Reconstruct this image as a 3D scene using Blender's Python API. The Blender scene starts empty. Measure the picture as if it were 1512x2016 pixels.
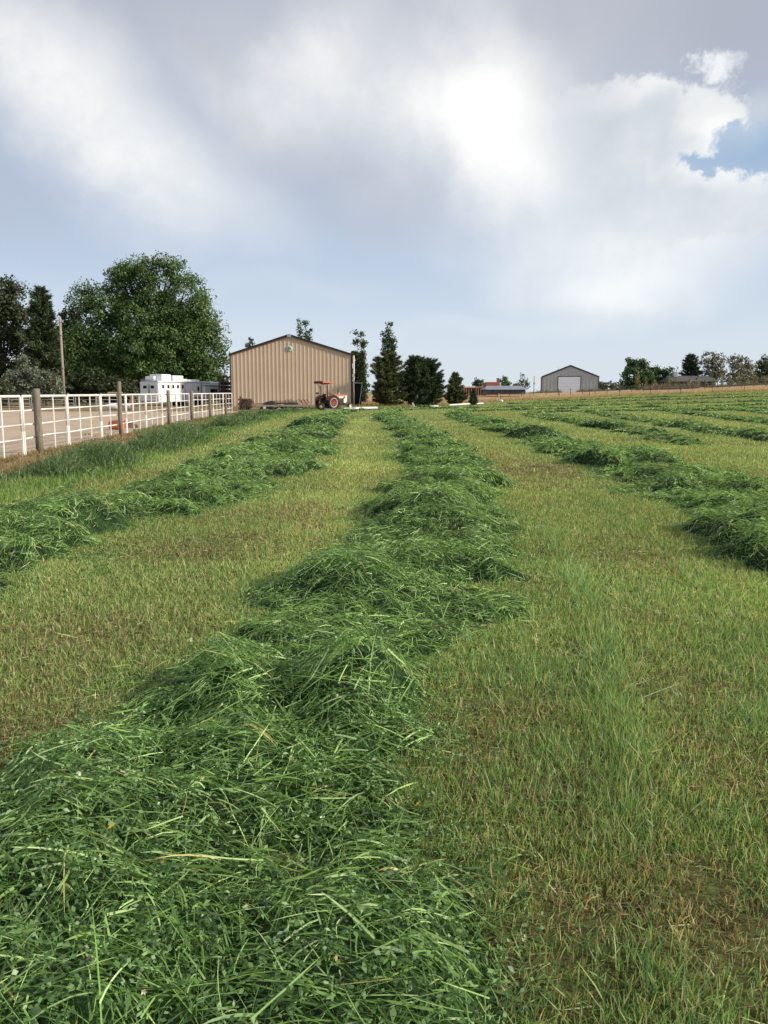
import bpy, math, random
import numpy as np
from mathutils import Vector, Matrix
R = math.radians
random.seed(7); rng = np.random.default_rng(7)
S = bpy.context.scene
COL = S.collection
# ------------------------------------------------------------------ camera
PITCH = 8.4; FPX = 1600.0; CAMZ = 1.6
cd = bpy.data.cameras.new('camera'); cam = bpy.data.objects.new('camera', cd); COL.objects.link(cam)
cd.sensor_fit = 'VERTICAL'; cd.sensor_height = 36; cd.lens = FPX/2016*36
cd.clip_start = .05; cd.clip_end = 20000
cam.location = (0, 0, CAMZ); cam.rotation_euler = (R(90-PITCH), 0, 0)
S.camera = cam
S.view_settings.view_transform = 'Standard'; S.view_settings.look = 'None'
S.view_settings.gamma = 1; S.view_settings.exposure = 0.26
S.cycles.max_bounces = 5; S.cycles.diffuse_bounces = 3; S.cycles.transmission_bounces = 3
SUN_AZ, SUN_EL = 103.0, 27.0
# ------------------------------------------------------------------ sun
sd = bpy.data.lights.new('sun', 'SUN'); sun = bpy.data.objects.new('sun', sd); COL.objects.link(sun)
sd.energy = 4.6; sd.angle = R(6.0); sd.color = (1, .91, .78)
_s = Vector((math.sin(R(SUN_AZ))*math.cos(R(SUN_EL)), math.cos(R(SUN_AZ))*math.cos(R(SUN_EL)), math.sin(R(SUN_EL))))
sun.rotation_euler = _s.to_track_quat('Z', 'Y').to_euler(); sun.location = (60, 0, 60)
# ------------------------------------------------------------------ pixel helpers (photo pixels -> directions, points)
def ray(u, v):
    dx, dy = (u-756)/FPX, (1008-v)/FPX; p = R(PITCH)
    return np.array([dx, math.cos(p)+dy*math.sin(p), -math.sin(p)+dy*math.cos(p)])
def azel(u, v):
    r = ray(u, v); return math.degrees(math.atan2(r[0], r[1])), math.degrees(math.atan2(r[2], math.hypot(r[0], r[1])))
TU = np.array([-3000, 760, 900, 1000, 1100, 1300, 1512, 2200.])
TX = (TU-756)/1617
TY = np.array([0, 60, 100, 150, 230, 340, 3000.])
TZ = np.array([[0,0,0,0,0,0,0,0],[0,0,0,0,0,0,0,0],[0,0,0,.02,.1,.35,.62,.9],[0,0,.05,.15,.38,1.18,1.8,2.5],
               [0,.15,.75,1.0,1.45,2.35,3.7,5.0],[0,.2,.9,1.1,1.5,2.4,3.8,5.2],[0,.2,.9,1.1,1.5,2.4,3.8,5.2]], float)
def terr(x, y):
    x = np.asarray(x, float); y = np.asarray(y, float)
    yy = np.clip(y, 1.0, 2999); a = np.clip(x/np.maximum(yy, 20), TX[0], TX[-1]-1e-6)
    i = np.clip(np.searchsorted(TX, a, side='right')-1, 0, len(TX)-2); j = np.clip(np.searchsorted(TY, yy, side='right')-1, 0, len(TY)-2)
    s = (a-TX[i])/(TX[i+1]-TX[i]); t = (yy-TY[j])/(TY[j+1]-TY[j])
    s = s*s*(3-2*s)*.5+s*.5; t = t*t*(3-2*t)*.4+t*.6
    z = TZ[j, i]*(1-s)*(1-t)+TZ[j, i+1]*s*(1-t)+TZ[j+1, i]*(1-s)*t+TZ[j+1, i+1]*s*t
    return z
_ds = np.exp(np.linspace(math.log(1.0), math.log(900), 6000))
def G(u, v):
    r = ray(u, v); x = r[0]/r[1]*_ds; z = CAMZ+r[2]/r[1]*_ds
    k = np.nonzero(z <= terr(x, _ds))[0]
    k = k[0] if len(k) else len(_ds)-1
    return float(x[k]), float(_ds[k])
def X(u, d, v=775):
    r = ray(u, v); return r[0]/r[1]*d
def H(v, d, u=756):
    r = ray(u, v); return CAMZ+r[2]/r[1]*d
def Tz(x, y): return float(terr(x, y))
# ------------------------------------------------------------------ noise
def _hash(i, j, s):
    n = (i*374761393+j*668265263+s*974634777) & 0x7fffffff
    n = ((n ^ (n >> 13))*1274126177) & 0x7fffffff
    return ((n ^ (n >> 16)) & 0xffff)/65535.0
def vnoise(x, y, s=0):
    xi = np.floor(x).astype(np.int64); yi = np.floor(y).astype(np.int64)
    fx = x-xi; fy = y-yi; fx = fx*fx*(3-2*fx); fy = fy*fy*(3-2*fy)
    return (_hash(xi, yi, s)*(1-fx)+_hash(xi+1, yi, s)*fx)*(1-fy)+(_hash(xi, yi+1, s)*(1-fx)+_hash(xi+1, yi+1, s)*fx)*fy
def fbm(x, y, s=0, o=4):
    t = 0; a = .5; n = 0
    for k in range(o):
        t = t+a*vnoise(x*2**k+17*k, y*2**k+9*k, s+k); n += a; a *= .55
    return t/n
# ------------------------------------------------------------------ world
def build_world():
    w = bpy.data.worlds.new('World'); S.world = w; w.use_nodes = True
    nt = w.node_tree; N = nt.nodes; L = nt.links; N.clear()
    def val(x):
        return x
    def con(sock, x):
        if hasattr(x, 'node'): L.new(x, sock)
        else: sock.default_value = x
    def m(op, a, b=0.0, c=None, clamp=False):
        n = N.new('ShaderNodeMath'); n.operation = op; n.use_clamp = clamp
        con(n.inputs[0], a); con(n.inputs[1], b)
        if c is not None: con(n.inputs[2], c)
        return n.outputs[0]
    def vm(op, a, b=None):
        n = N.new('ShaderNodeVectorMath'); n.operation = op; con(n.inputs[0], a)
        if b is not None: con(n.inputs[1], b)
        return n.outputs['Value'] if op == 'LENGTH' else n.outputs[0]
    def ss(x, a, b):
        n = N.new('ShaderNodeMapRange'); n.interpolation_type = 'SMOOTHSTEP'; con(n.inputs[0], x)
        n.inputs[1].default_value = a; n.inputs[2].default_value = b; return n.outputs[0]
    def mix(f, a, b):
        n = N.new('ShaderNodeMix'); n.data_type = 'RGBA'; con(n.inputs[0], f); con(n.inputs[6], a); con(n.inputs[7], b); return n.outputs[2]
    def ramp(x, pts):
        n = N.new('ShaderNodeValToRGB'); con(n.inputs[0], x); e = n.color_ramp.elements
        while len(e) < len(pts): e.new(.5)
        for k, (p, c) in enumerate(pts): e[k].position = p; e[k].color = (*c, 1)
        return n.outputs[0]
    tc = N.new('ShaderNodeTexCoord'); sep = N.new('ShaderNodeSeparateXYZ'); L.new(tc.outputs['Generated'], sep.inputs[0])
    x, y, z = sep.outputs
    az = m('MULTIPLY', m('ARCTAN2', x, y), 180/math.pi); el = m('MULTIPLY', m('ARCSINE', z), 180/math.pi)
    P = N.new('ShaderNodeCombineXYZ'); L.new(az, P.inputs[0]); L.new(el, P.inputs[1]); P = P.outputs[0]
    def noise(vec, sc, det=4, rough=.55, off=(0, 0, 0)):
        n = N.new('ShaderNodeTexNoise'); n.inputs['Scale'].default_value = sc; n.inputs['Detail'].default_value = det; n.inputs['Roughness'].default_value = rough
        L.new(vm('ADD', vec, off), n.inputs['Vector']); return n
    n1 = noise(P, .07, 3, .5); n2 = noise(P, .35, 5, .6, (3, 8, 2))
    w1 = vm('MULTIPLY', vm('SUBTRACT', n1.outputs['Color'], (.5, .5, .5)), (9, 7, 0))
    w2 = vm('MULTIPLY', vm('SUBTRACT', n2.outputs['Color'], (.5, .5, .5)), (4.4, 3.6, 0))
    n3 = noise(P, 1.3, 5, .6, (1, 2, 2)); w3 = vm('MULTIPLY', vm('SUBTRACT', n3.outputs['Color'], (.5, .5, .5)), (1.6, 1.6, 0))
    PS = vm('ADD', vm('ADD', P, w1), vm('MULTIPLY', w2, (.5, .5, 0)))     # soft
    PH = vm('ADD', vm('ADD', P, w2), w3)                                  # puffy
    def blob(PP, u, v, ru, rv, rot=0, wgt=1.0, r0=0.0):
        a, e = azel(u, v); k = .034
        d = vm('SUBTRACT', PP, (a, e, 0))
        n = N.new('ShaderNodeVectorRotate'); n.rotation_type = 'Z_AXIS'; L.new(d, n.inputs[0]); n.inputs['Angle'].default_value = R(rot)
        q = vm('LENGTH', vm('MULTIPLY', n.outputs[0], (1/(ru*k), 1/(rv*k), 0)))
        return m('MULTIPLY', ss(q, 1.0, r0), wgt)
    def total(PP, lst):
        t = None
        for b in lst:
            s = blob(PP, *b); t = s if t is None else m('ADD', t, s)
        return t
    soft = total(PS, [(940, 225, 260, 220, 0, .42), (960, 230, 480, 360, 0, .22), (640, 200, 520, 260, 0, .22), (1000, 330, 200, 150, 40, .30), (1130, 400, 320, 150, 15, .30), (1200, 540, 330, 130, 0, .55),
        (160, 240, 440, 150, 40, .50), (390, 380, 300, 110, 25, .42), (60, 130, 240, 180, 40, .30), (620, 190, 330, 170, -20, .33), (640, 40, 240, 110, -30, .25),
        (960, 60, 240, 110, 60, .25), (1420, 470, 260, 170, 0, .34), (1000, 480, 220, 120, 0, .15), (330, 120, 260, 150, 0, .10),
        (560, 560, 240, 40, 0, .10), (950, 640, 380, 36, 0, .12), (1480, 240, 150, 50, -25, .25)])
    hard = total(PH, [(1200, 245, 320, 105, 0, 1.0), (1385, 255, 110, 75, 0, .6), (1440, 405, 230, 80, 0, .9), (1260, 400, 230, 130, 0, .6)])
    hc = ss(hard, .14, .42); holem = ss(total(PH, [(1500, 290, 130, 60, 12, 1.0), (1375, 325, 75, 32, 15, .7)]), .15, .5); hc = m('MULTIPLY', hc, m('SUBTRACT', 1.0, holem))
    wisp = ss(m('ADD', total(PH, [(1405, 128, 100, 62, 20, .75)]), m('MULTIPLY', m('SUBTRACT', n3.outputs['Fac'], .5), .9)), .25, .75)
    dark = total(PS, [(1200, 60, 420, 140, 0, .6), (1480, 60, 300, 180, 0, .5), (300, 30, 420, 120, 0, .2), (650, 370, 300, 130, 15, .55), (440, 190, 260, 55, 40, .75), (830, 420, 200, 110, 0, .35), (40, 420, 240, 130, 0, .35)])
    rimb = total(PS, [(1390, 270, 120, 80, 0, .85), (1300, 180, 260, 60, 0, .5), (1420, 350, 180, 45, 0, .7), (1010, 200, 140, 120, 0, .6)])
    base = ramp(m('DIVIDE', el, 60), [(0, (.66, .72, .78)), (.06, (.60, .68, .77)), (.13, (.48, .57, .70)), (.24, (.41, .47, .58)), (.36, (.42, .45, .53)), (.52, (.50, .51, .56)), (.75, (.47, .48, .54)), (1, (.32, .37, .47))])
    sky = N.new('ShaderNodeTexSky'); sky.sky_type = 'NISHITA'; sky.sun_disc = False; sky.sun_elevation = R(SUN_EL); sky.sun_rotation = R(SUN_AZ); sky.dust_density = 2.0
    skyc = vm('MULTIPLY', sky.outputs[0], (.075, .085, .095))
    hole = total(PH, [(1500, 295, 190, 85, 12, 1.0), (1390, 325, 130, 50, 15, .8)])
    hole = ss(hole, .1, .65)
    c = mix(.13, base, skyc)
    c = mix(m('MULTIPLY', hole, .88), c, (.27, .40, .57, 1))
    c = mix(m('MULTIPLY', dark, .55, clamp=True), c, (.36, .37, .43, 1))
    tex = m('ADD', m('MULTIPLY', m('SUBTRACT', n2.outputs['Fac'], .5), .75), m('MULTIPLY', m('SUBTRACT', n3.outputs['Fac'], .5), .18))
    white = m('MULTIPLY', soft, m('ADD', 1.0, tex), clamp=True)
    c = mix(white, c, (.86, .86, .84, 1)); core = total(PS, [(935, 205, 140, 110, 10, .50), (1030, 300, 170, 110, 40, .28), (1200, 560, 200, 60, 0, .25)]); c = mix(m('MULTIPLY', core, 1.0, clamp=True), c, (1.05, 1.04, 1.0, 1))
    hcol = ramp(m('ADD', m('ADD', m('MULTIPLY', n2.outputs['Fac'], .55), m('MULTIPLY', rimb, .75)), .16),
                [(.15, (.50, .54, .59)), (.45, (.62, .65, .68)), (.72, (.78, .79, .78)), (1, (.90, .89, .86))])
    azf = ss(az, azel(960, 250)[0], azel(1330, 250)[0]); elf = ss(el, azel(1200, 520)[1], azel(1200, 330)[1]); azr = ss(az, azel(1250, 300)[0], azel(1400, 300)[0]); hm = m('MULTIPLY', m('MULTIPLY', hc, .82), m('MULTIPLY', azf, m('MAXIMUM', elf, m('MULTIPLY', azr, .8))))
    c = mix(hm, c, hcol)
    c = mix(m('MULTIPLY', wisp, .65), c, (.93, .94, .94, 1))
    # below the horizon: dull ground colour
    c = mix(ss(el, -.2, -3.0), c, (.12, .14, .08, 1))
    c10 = vm('MULTIPLY', c, (10, 10, 10))
    bg = N.new('ShaderNodeBackground'); L.new(c10, bg.inputs[0]); bg.inputs[1].default_value = .1
    o = N.new('ShaderNodeOutputWorld'); L.new(bg.outputs[0], o.inputs[0])
    w.cycles.sampling_method = 'MANUAL'; w.cycles.sample_map_resolution = 512
build_world()
# ------------------------------------------------------------------ materials
def node_mat(name):
    m = bpy.data.materials.new(name); m.use_nodes = True; nt = m.node_tree; return m, nt, nt.nodes['Principled BSDF']
def pmat(name, c, rough=.7, var=.15, scale=3.0, bump=0.0, metal=0.0, c2=None, spec=.4, stretch=(1, 1, 1), obj=True, bscale=None):
    m, nt, b = node_mat(name); N, L = nt.nodes, nt.links
    tc = N.new('ShaderNodeTexCoord'); mp = N.new('ShaderNodeMapping'); mp.inputs['Scale'].default_value = stretch
    L.new(tc.outputs['Object'], mp.inputs[0])
    n = N.new('ShaderNodeTexNoise'); n.inputs['Scale'].default_value = scale; n.inputs['Detail'].default_value = 6; n.inputs['Roughness'].default_value = .62
    L.new(mp.outputs[0], n.inputs['Vector'])
    r = N.new('ShaderNodeValToRGB'); c2 = c2 or tuple(k*(1-var*1.6) for k in c); c1 = tuple(min(1, k*(1+var*.6)) for k in c)
    r.color_ramp.elements[0].position = .3; r.color_ramp.elements[1].position = .7
    r.color_ramp.elements[0].color = (*c2, 1); r.color_ramp.elements[1].color = (*c1, 1)
    L.new(n.outputs['Fac'], r.inputs[0]); L.new(r.outputs[0], b.inputs['Base Color'])
    b.inputs['Roughness'].default_value = rough; b.inputs['Metallic'].default_value = metal; b.inputs['Specular IOR Level'].default_value = spec
    if bump:
        n2 = N.new('ShaderNodeTexNoise'); n2.inputs['Scale'].default_value = bscale or scale*4; n2.inputs['Detail'].default_value = 5; L.new(mp.outputs[0], n2.inputs['Vector'])
        bp = N.new('ShaderNodeBump'); bp.inputs['Strength'].default_value = bump; bp.inputs['Distance'].default_value = .05
        L.new(n2.outputs['Fac'], bp.inputs['Height']); L.new(bp.outputs[0], b.inputs['Normal'])
    return m
def leafmat(name, trans=.3, rough=.55, spec=.3):
    m, nt, b = node_mat(name); N, L = nt.nodes, nt.links
    a = N.new('ShaderNodeAttribute'); a.attribute_name = 'Col'; L.new(a.outputs['Color'], b.inputs['Base Color'])
    b.inputs['Roughness'].default_value = rough; b.inputs['Specular IOR Level'].default_value = spec
    t = N.new('ShaderNodeBsdfTranslucent'); mm = N.new('ShaderNodeVectorMath'); mm.operation = 'MULTIPLY'; mm.inputs[1].default_value = (1.25, 1.2, .7)
    L.new(a.outputs['Color'], mm.inputs[0]); L.new(mm.outputs[0], t.inputs[0])
    mx = N.new('ShaderNodeMixShader'); mx.inputs[0].default_value = trans
    L.new(b.outputs[0], mx.inputs[1]); L.new(t.outputs[0], mx.inputs[2]); L.new(mx.outputs[0], N['Material Output'].inputs[0])
    return m
M = {}
M['blade'] = leafmat('grass blade', .40, .45, .45)
M['leaf'] = leafmat('tree leaf', .25, .55, .3)
M['needle'] = leafmat('conifer needle', .08, .7, .15)
M['white'] = pmat('white painted steel', (.80, .79, .76), .5, .05, 2, c2=(.70, .66, .58))
M['rail'] = pmat('white fence paint', (.78, .78, .76), .55, .06, 3, c2=(.70, .62, .55))
M['trailer'] = pmat('white trailer skin', (.80, .82, .84), .3, .04, .8, spec=.5)
M['wood'] = pmat('weathered post wood', (.25, .21, .16), .9, .3, 5, .5, stretch=(4, 4, .5), c2=(.13, .11, .085))
M['pole'] = pmat('weathered pole wood', (.34, .27, .21), .9, .2, 3, .3, stretch=(4, 4, .4))
M['bark'] = pmat('bark', (.12, .09, .065), .95, .3, 3, .8, stretch=(3, 3, .6))
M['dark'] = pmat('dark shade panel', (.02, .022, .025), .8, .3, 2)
M['black'] = pmat('black rubber', (.022, .022, .024), .75, .3, 8, .3)
M['trim'] = pmat('dark brown trim', (.035, .022, .018), .5, .2, 2)
M['glass'] = pmat('dark window glass', (.015, .02, .028), .08, .2, 1, spec=.8)
M['red'] = pmat('faded red paint', (.30, .06, .035), .5, .25, 3, c2=(.17, .035, .02))
M['redfade'] = pmat('sun bleached red paint', (.42, .15, .085), .65, .2, 3)
M['cream'] = pmat('cream paint', (.78, .72, .58), .5, .12, 4)
M['iron'] = pmat('greasy iron', (.035, .028, .025), .6, .3, 6, .3)
M['rust'] = pmat('rusty iron', (.16, .07, .04), .85, .3, 8, .4)
M['yellow'] = pmat('faded yellow paint', (.50, .40, .10), .6, .2, 6)
M['galv'] = pmat('galvanised metal', (.42, .44, .46), .4, .12, 4, metal=.5)
M['lumber'] = pmat('grey lumber', (.30, .22, .16), .9, .3, 4, .3, stretch=(1, 6, 6), c2=(.15, .10, .07))
M['logw'] = pmat('pale old timber', (.38, .30, .20), .9, .25, 4, .3)
M['greymetal'] = pmat('grey ribbed steel', (.44, .46, .455), .5, .06, .6)
M['greytrim'] = pmat('dark grey trim', (.05, .055, .06), .5, .1, 2)
M['roofgrey'] = pmat('grey metal roof', (.22, .25, .28), .5, .1, .5)
M['shingle'] = pmat('worn grey shingles', (.10, .095, .10), .9, .25, 2, .3)
M['brick'] = pmat('raw red sheathing', (.34, .12, .075), .9, .25, 1.2, c2=(.22, .085, .06))
M['stud'] = pmat('pinkish lumber framing', (.40, .21, .15), .9, .2, 2)
M['door'] = pmat('white sectional door', (.80, .85, .95), .5, .03, 1)
M['orange'] = pmat('orange plastic', (.80, .22, .09), .5, .15, 5)
M['whiteplastic'] = pmat('white plastic pipe', (.75, .75, .70), .4, .06, 3)
M['mint'] = pmat('mint enamel', (.42, .60, .50), .5, .08, 20)
M['clover'] = pmat('dark green enamel', (.015, .14, .10), .5, .1, 20)
M['paleblue'] = pmat('pale blue plastic', (.55, .62, .72), .4, .1, 3)
M['log'] = pmat('brown woodpile', (.13, .085, .06), .9, .35, 6, .5)
# ------------------------------------------------------------------ object helpers
def tag(o, label=None, cat=None, group=None, kind=None):
    if label: o['label'] = label
    if cat: o['category'] = cat
    if group: o['group'] = group
    if kind: o['kind'] = kind
    return o
def npmesh(name, V, F, mat=None, parent=None, col=None, smooth=False, loc=None):
    V = np.asarray(V, np.float32); F = np.asarray(F, np.int32); k = F.shape[1]
    me = bpy.data.meshes.new(name)
    me.vertices.add(len(V)); me.vertices.foreach_set('co', V.ravel())
    me.loops.add(F.size); me.loops.foreach_set('vertex_index', F.ravel())
    me.polygons.add(len(F)); me.polygons.foreach_set('loop_start', np.arange(0, F.size, k, dtype=np.int32))
    me.update(calc_edges=True)
    if col is not None:
        a = me.attributes.new('Col', 'FLOAT_COLOR', 'POINT'); c = np.ones((len(V), 4), np.float32); c[:, :3] = col; a.data.foreach_set('color', c.ravel())
    if mat: me.materials.append(mat)
    if smooth: me.polygons.foreach_set('use_smooth', np.ones(len(F), bool))
    o = bpy.data.objects.new(name, me); COL.objects.link(o)
    if parent: o.parent = parent
    if loc is not None: o.location = loc
    return o
def empty(name, loc, rz=0, **k):
    o = bpy.data.objects.new(name, None); COL.objects.link(o); o.location = loc; o.rotation_euler = (0, 0, rz)
    o.empty_display_size = .3; return tag(o, **k)
class MB:
    def __init__(s): s.v = []; s.f = []; s.sm = []
    def add(s, vs, fs, sm=False):
        n = len(s.v); s.v += [tuple(map(float, p)) for p in vs]; s.f += [tuple(i+n for i in f) for f in fs]; s.sm += [sm]*len(fs); return s
    def box(s, a, b, rot=None):
        (x0, y0, z0), (x1, y1, z1) = a, b
        vs = [(x0, y0, z0), (x1, y0, z0), (x1, y1, z0), (x0, y1, z0), (x0, y0, z1), (x1, y0, z1), (x1, y1, z1), (x0, y1, z1)]
        if rot is not None:
            c = Vector(((x0+x1)/2, (y0+y1)/2, (z0+z1)/2)); vs = [c+rot @ (Vector(p)-c) for p in vs]
        return s.add(vs, [(0, 3, 2, 1), (4, 5, 6, 7), (0, 1, 5, 4), (1, 2, 6, 5), (2, 3, 7, 6), (3, 0, 4, 7)])
    def bar(s, p, q, w, h=None, up=(0, 0, 1)):
        h = h or w; p = Vector(p); q = Vector(q); d = (q-p).normalized(); u = Vector(up)
        if abs(d.dot(u)) > .98: u = Vector((1, 0, 0))
        a = d.cross(u).normalized()*w/2; b = a.cross(d).normalized()*h/2
        vs = [p-a-b, p+a-b, p+a+b, p-a+b, q-a-b, q+a-b, q+a+b, q-a+b]
        return s.add(vs, [(0, 1, 2, 3), (7, 6, 5, 4), (0, 4, 5, 1), (1, 5, 6, 2), (2, 6, 7, 3), (3, 7, 4, 0)])
    def tube(s, pts, rad, n=8, cap=True):
        pts = [Vector(p) for p in pts]; rad = rad if isinstance(rad, (list, tuple)) else [rad]*len(pts); vs = []; fs = []
        for i, p in enumerate(pts):
            d = (pts[min(i+1, len(pts)-1)]-pts[max(i-1, 0)]).normalized(); u = Vector((0, 0, 1)) if abs(d.z) < .9 else Vector((1, 0, 0))
            a = d.cross(u).normalized(); b = a.cross(d)
            for k in range(n):
                t = 2*math.pi*k/n; vs.append(p+(a*math.cos(t)+b*math.sin(t))*rad[i])
        for i in range(len(pts)-1):
            for k in range(n): fs.append((i*n+k, i*n+(k+1) % n, (i+1)*n+(k+1) % n, (i+1)*n+k))
        if cap: fs.append(tuple(range(n-1, -1, -1))); fs.append(tuple(range((len(pts)-1)*n, len(pts)*n)))
        return s.add(vs, fs, True)
    def lathe(s, prof, c, axis='y', n=24, cap=True):
        # prof: list of (radius, offset along axis), closed rings
        vs = []; fs = []; c = Vector(c)
        for r, h in prof:
            for k in range(n):
                t = 2*math.pi*k/n; a, b = r*math.cos(t), r*math.sin(t)
                vs.append(c+(Vector((a, h, b)) if axis == 'y' else Vector((a, b, h)) if axis == 'z' else Vector((h, a, b))))
        for i in range(len(prof)-1):
            for k in range(n): fs.append((i*n+k, i*n+(k+1) % n, (i+1)*n+(k+1) % n, (i+1)*n+k))
        if cap and prof[0][0] > 1e-4: fs.append(tuple(range(n)))
        if cap and prof[-1][0] > 1e-4: fs.append(tuple(range((len(prof)-1)*n, len(prof)*n)))
        return s.add(vs, fs, True)
    def prism(s, poly, a, b, axis='y'):
        n = len(poly); f = (lambda p, h: (p[0], h, p[1])) if axis == 'y' else (lambda p, h: (p[0], p[1], h)) if axis == 'z' else (lambda p, h: (h, p[0], p[1]))
        vs = [f(p, a) for p in poly]+[f(p, b) for p in poly]
        return s.add(vs, [tuple(range(n)), tuple(range(2*n-1, n-1, -1))]+[(i, i+n, (i+1) % n+n, (i+1) % n) for i in range(n)])
    def build(s, name, mat, parent=None, bevel=0, loc=None):
        me = bpy.data.meshes.new(name); me.from_pydata(s.v, [], s.f); me.materials.append(mat)
        import bmesh
        b = bmesh.new(); b.from_mesh(me); bmesh.ops.recalc_face_normals(b, faces=b.faces); b.to_mesh(me); b.free()
        for p, q in zip(me.polygons, s.sm): p.use_smooth = q and len(p.vertices) == 4
        o = bpy.data.objects.new(name, me); COL.objects.link(o)
        if parent: o.parent = parent
        if loc is not None: o.location = loc
        if bevel:
            m = o.modifiers.new('bevel', 'BEVEL'); m.width = bevel; m.segments = 2; m.limit_method = 'ANGLE'
        return o
# ------------------------------------------------------------------ geometry of the field
# windrow centre lines: (u, v, half width in metres) on the ground
def line(pts, extra_front=None, extra_back=None):
    P = [];
    for u, v, hw in pts:
        x, y = G(u, v); P.append((x, y, hw))
    if extra_front: P = extra_front+P
    if extra_back: P = P+[(a, b, h*.66) for a, b, h in extra_back]
    P = np.array(P)
    # smooth resample
    for _ in range(2):
        Q = [P[0]]
        for a, b in zip(P[:-1], P[1:]): Q += [a*.75+b*.25, a*.25+b*.75]
        Q.append(P[-1]); P = np.array(Q)
    return P
ROWS = [
 ('left', line([(-150,1130,1.1),(0,1062,1.15),(130,1032,1.1),(300,995,1.05),(450,945,1.15),(540,903,1.3),(590,866,1.3),(630,838,1.2),(652,819,1.1)], [(-4.6,3.0,1.1),(-4.7,5.5,1.1)], [(-2.9,66,.7),(-1.2,76,.5),(6,86,.6),(20,90,.7),(40,95,.7),(70,101,.7)]), .20),
 ('centre', line([(175,2016,.96),(430,1540,.90),(640,1290,.86),(790,1130,.98),(868,1010,.98),(885,930,.98),(850,880,1.0),(815,850,1.1),(775,826,1.1),(757,816,1.0)], [(-1.1,.2,1.0),(-.95,1.0,.98)], [(1.2,72,1.0),(6,80,1.0),(14,84.5,1.0),(30,89,.9),(50,93,.9),(75,98,.9)]), .20),
 ('right', line([(1700,1140,1.0),(1530,1035,1.0),(1400,985,1.05),(1290,930,1.2),(1180,905,1.15),(1100,878,1.05),(1000,845,1.1),(930,826,1.1),(892,816,1.0)], [(4.9,2,1.1),(4.9,5,1.1)], [(6.2,66,1),(10,71,1.0),(18,75.5,.9),(34,80,.9),(60,86,.9)]), .21),
 ('fourth', line([(1290,859,.75),(1240,849,.9),(1180,840,.95),(1110,828,1.0),(1045,816,1.0)], [(9.2,24,.45),(9.6,27,.6)], [(12,64,.9),(20,69,.9),(36,74,.9),(60,80,.9)]), .18),
 ('fifth', line([(1512,866,.8),(1380,846,.9),(1240,824,.95),(1140,808,.95)], [(12.2,18,.7),(12.7,22,.7)], [(21,65.5,.9),(36,70,.9),(58,75,.9)]), .17),
 ('sixth', line([(1650,852,.8),(1512,834,.85),(1400,819,.9),(1275,804,.9)], [(18.5,20,.7)], [(33,69,.8),(56,73,.8)]), .16),
 ('seventh', line([(1700,834,.8),(1512,813,.85),(1400,804,.9)], None, [(36,66.5,.8),(58,70,.8)]), .15),
 ('eighth', line([(1760,822,.8),(1620,812,.8),(1512,802,.8)], None, [(46,66,.8),(60,67,.8)]), .15),
 ('ninth', line([(1010,795,.9),(1100,793,.9),(1220,790,.9),(1380,785,.9),(1540,781,.6)]), .14),
 ('tenth', line([(1060,790,.9),(1180,786.5,.9),(1300,782,.9),(1420,778,.9),(1560,774,.6)]), .14),
]
def dist_line(x, y, P):
    best = np.full(x.shape, 1e9); hw = np.zeros(x.shape)
    for a, b in zip(P[:-1], P[1:]):
        dx, dy = b[0]-a[0], b[1]-a[1]; l2 = dx*dx+dy*dy+1e-9
        t = np.clip(((x-a[0])*dx+(y-a[1])*dy)/l2, 0, 1)
        d = np.hypot(x-a[0]-t*dx, y-a[1]-t*dy); k = d < best
        best = np.where(k, d, best); hw = np.where(k, a[2]+t*(b[2]-a[2]), hw)
    return best, hw
def row_sd(x, y, i):       # positive inside
    d, hw = dist_line(x, y, ROWS[i][1])
    return hw*(.62+.72*fbm(x*.55, y*.55, 40+i, 3))-d+(fbm(x*1.6, y*1.6, 60+i, 3)-.5)*(.95 if i == 1 else 1.35 if i < 3 else 1.6)
def row_h(x, y, i):
    sd = row_sd(x, y, i); Hm = ROWS[i][2]
    e = np.clip(sd/.55, 0, 1); e = e*e*(3-2*e)
    big = fbm(x*.75, y*.75, 80+i, 2); lump = fbm(x*2.3, y*2.3, 90+i, 3); fine = fbm(x*9, y*9, 95+i, 2)
    h = e*.035+e*Hm*(.14+.95*np.clip((big-.36)*2.2, 0, 1)+1.15*(lump-.42)+.25*(fine-.5)+(.8 if i != 1 else .45)*np.clip(fbm(x*1.5, y*1.5, 99+i, 2)-.53, 0, 1)*3)
    for (cu, cv, rad, hh) in MOUNDS[i]:
        cx, cy = cu, cv
        q = ((x-cx)**2+(y-cy)**2)/rad**2; h = h+hh*np.exp(-q*q)*e
    return np.maximum(h, 0), sd
MOUNDS = {k: [] for k in range(10)}
for i, u, v, rad, hh in [(1, 400, 1365, .42, .15), (1, 800, 1390, .50, .15), (1, 680, 1165, .45, .14), (1, 900, 1130, .55, .16), (1, 820, 1020, .8, .2), (1, 930, 960, .8, .14),
                         (0, 130, 1045, 1.0, .19), (0, 20, 1090, .7, .10), (0, 430, 935, 1.2, .20), (0, 560, 880, 1.5, .14), (0, 620, 845, 1.0, .35), (2, 1230, 918, 1.2, .22), (2, 1060, 862, .9, .35), (3, 1180, 843, 1.3, .2)]:
    x, y = G(u, v); MOUNDS[i].append((x, y, rad, hh))
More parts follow.
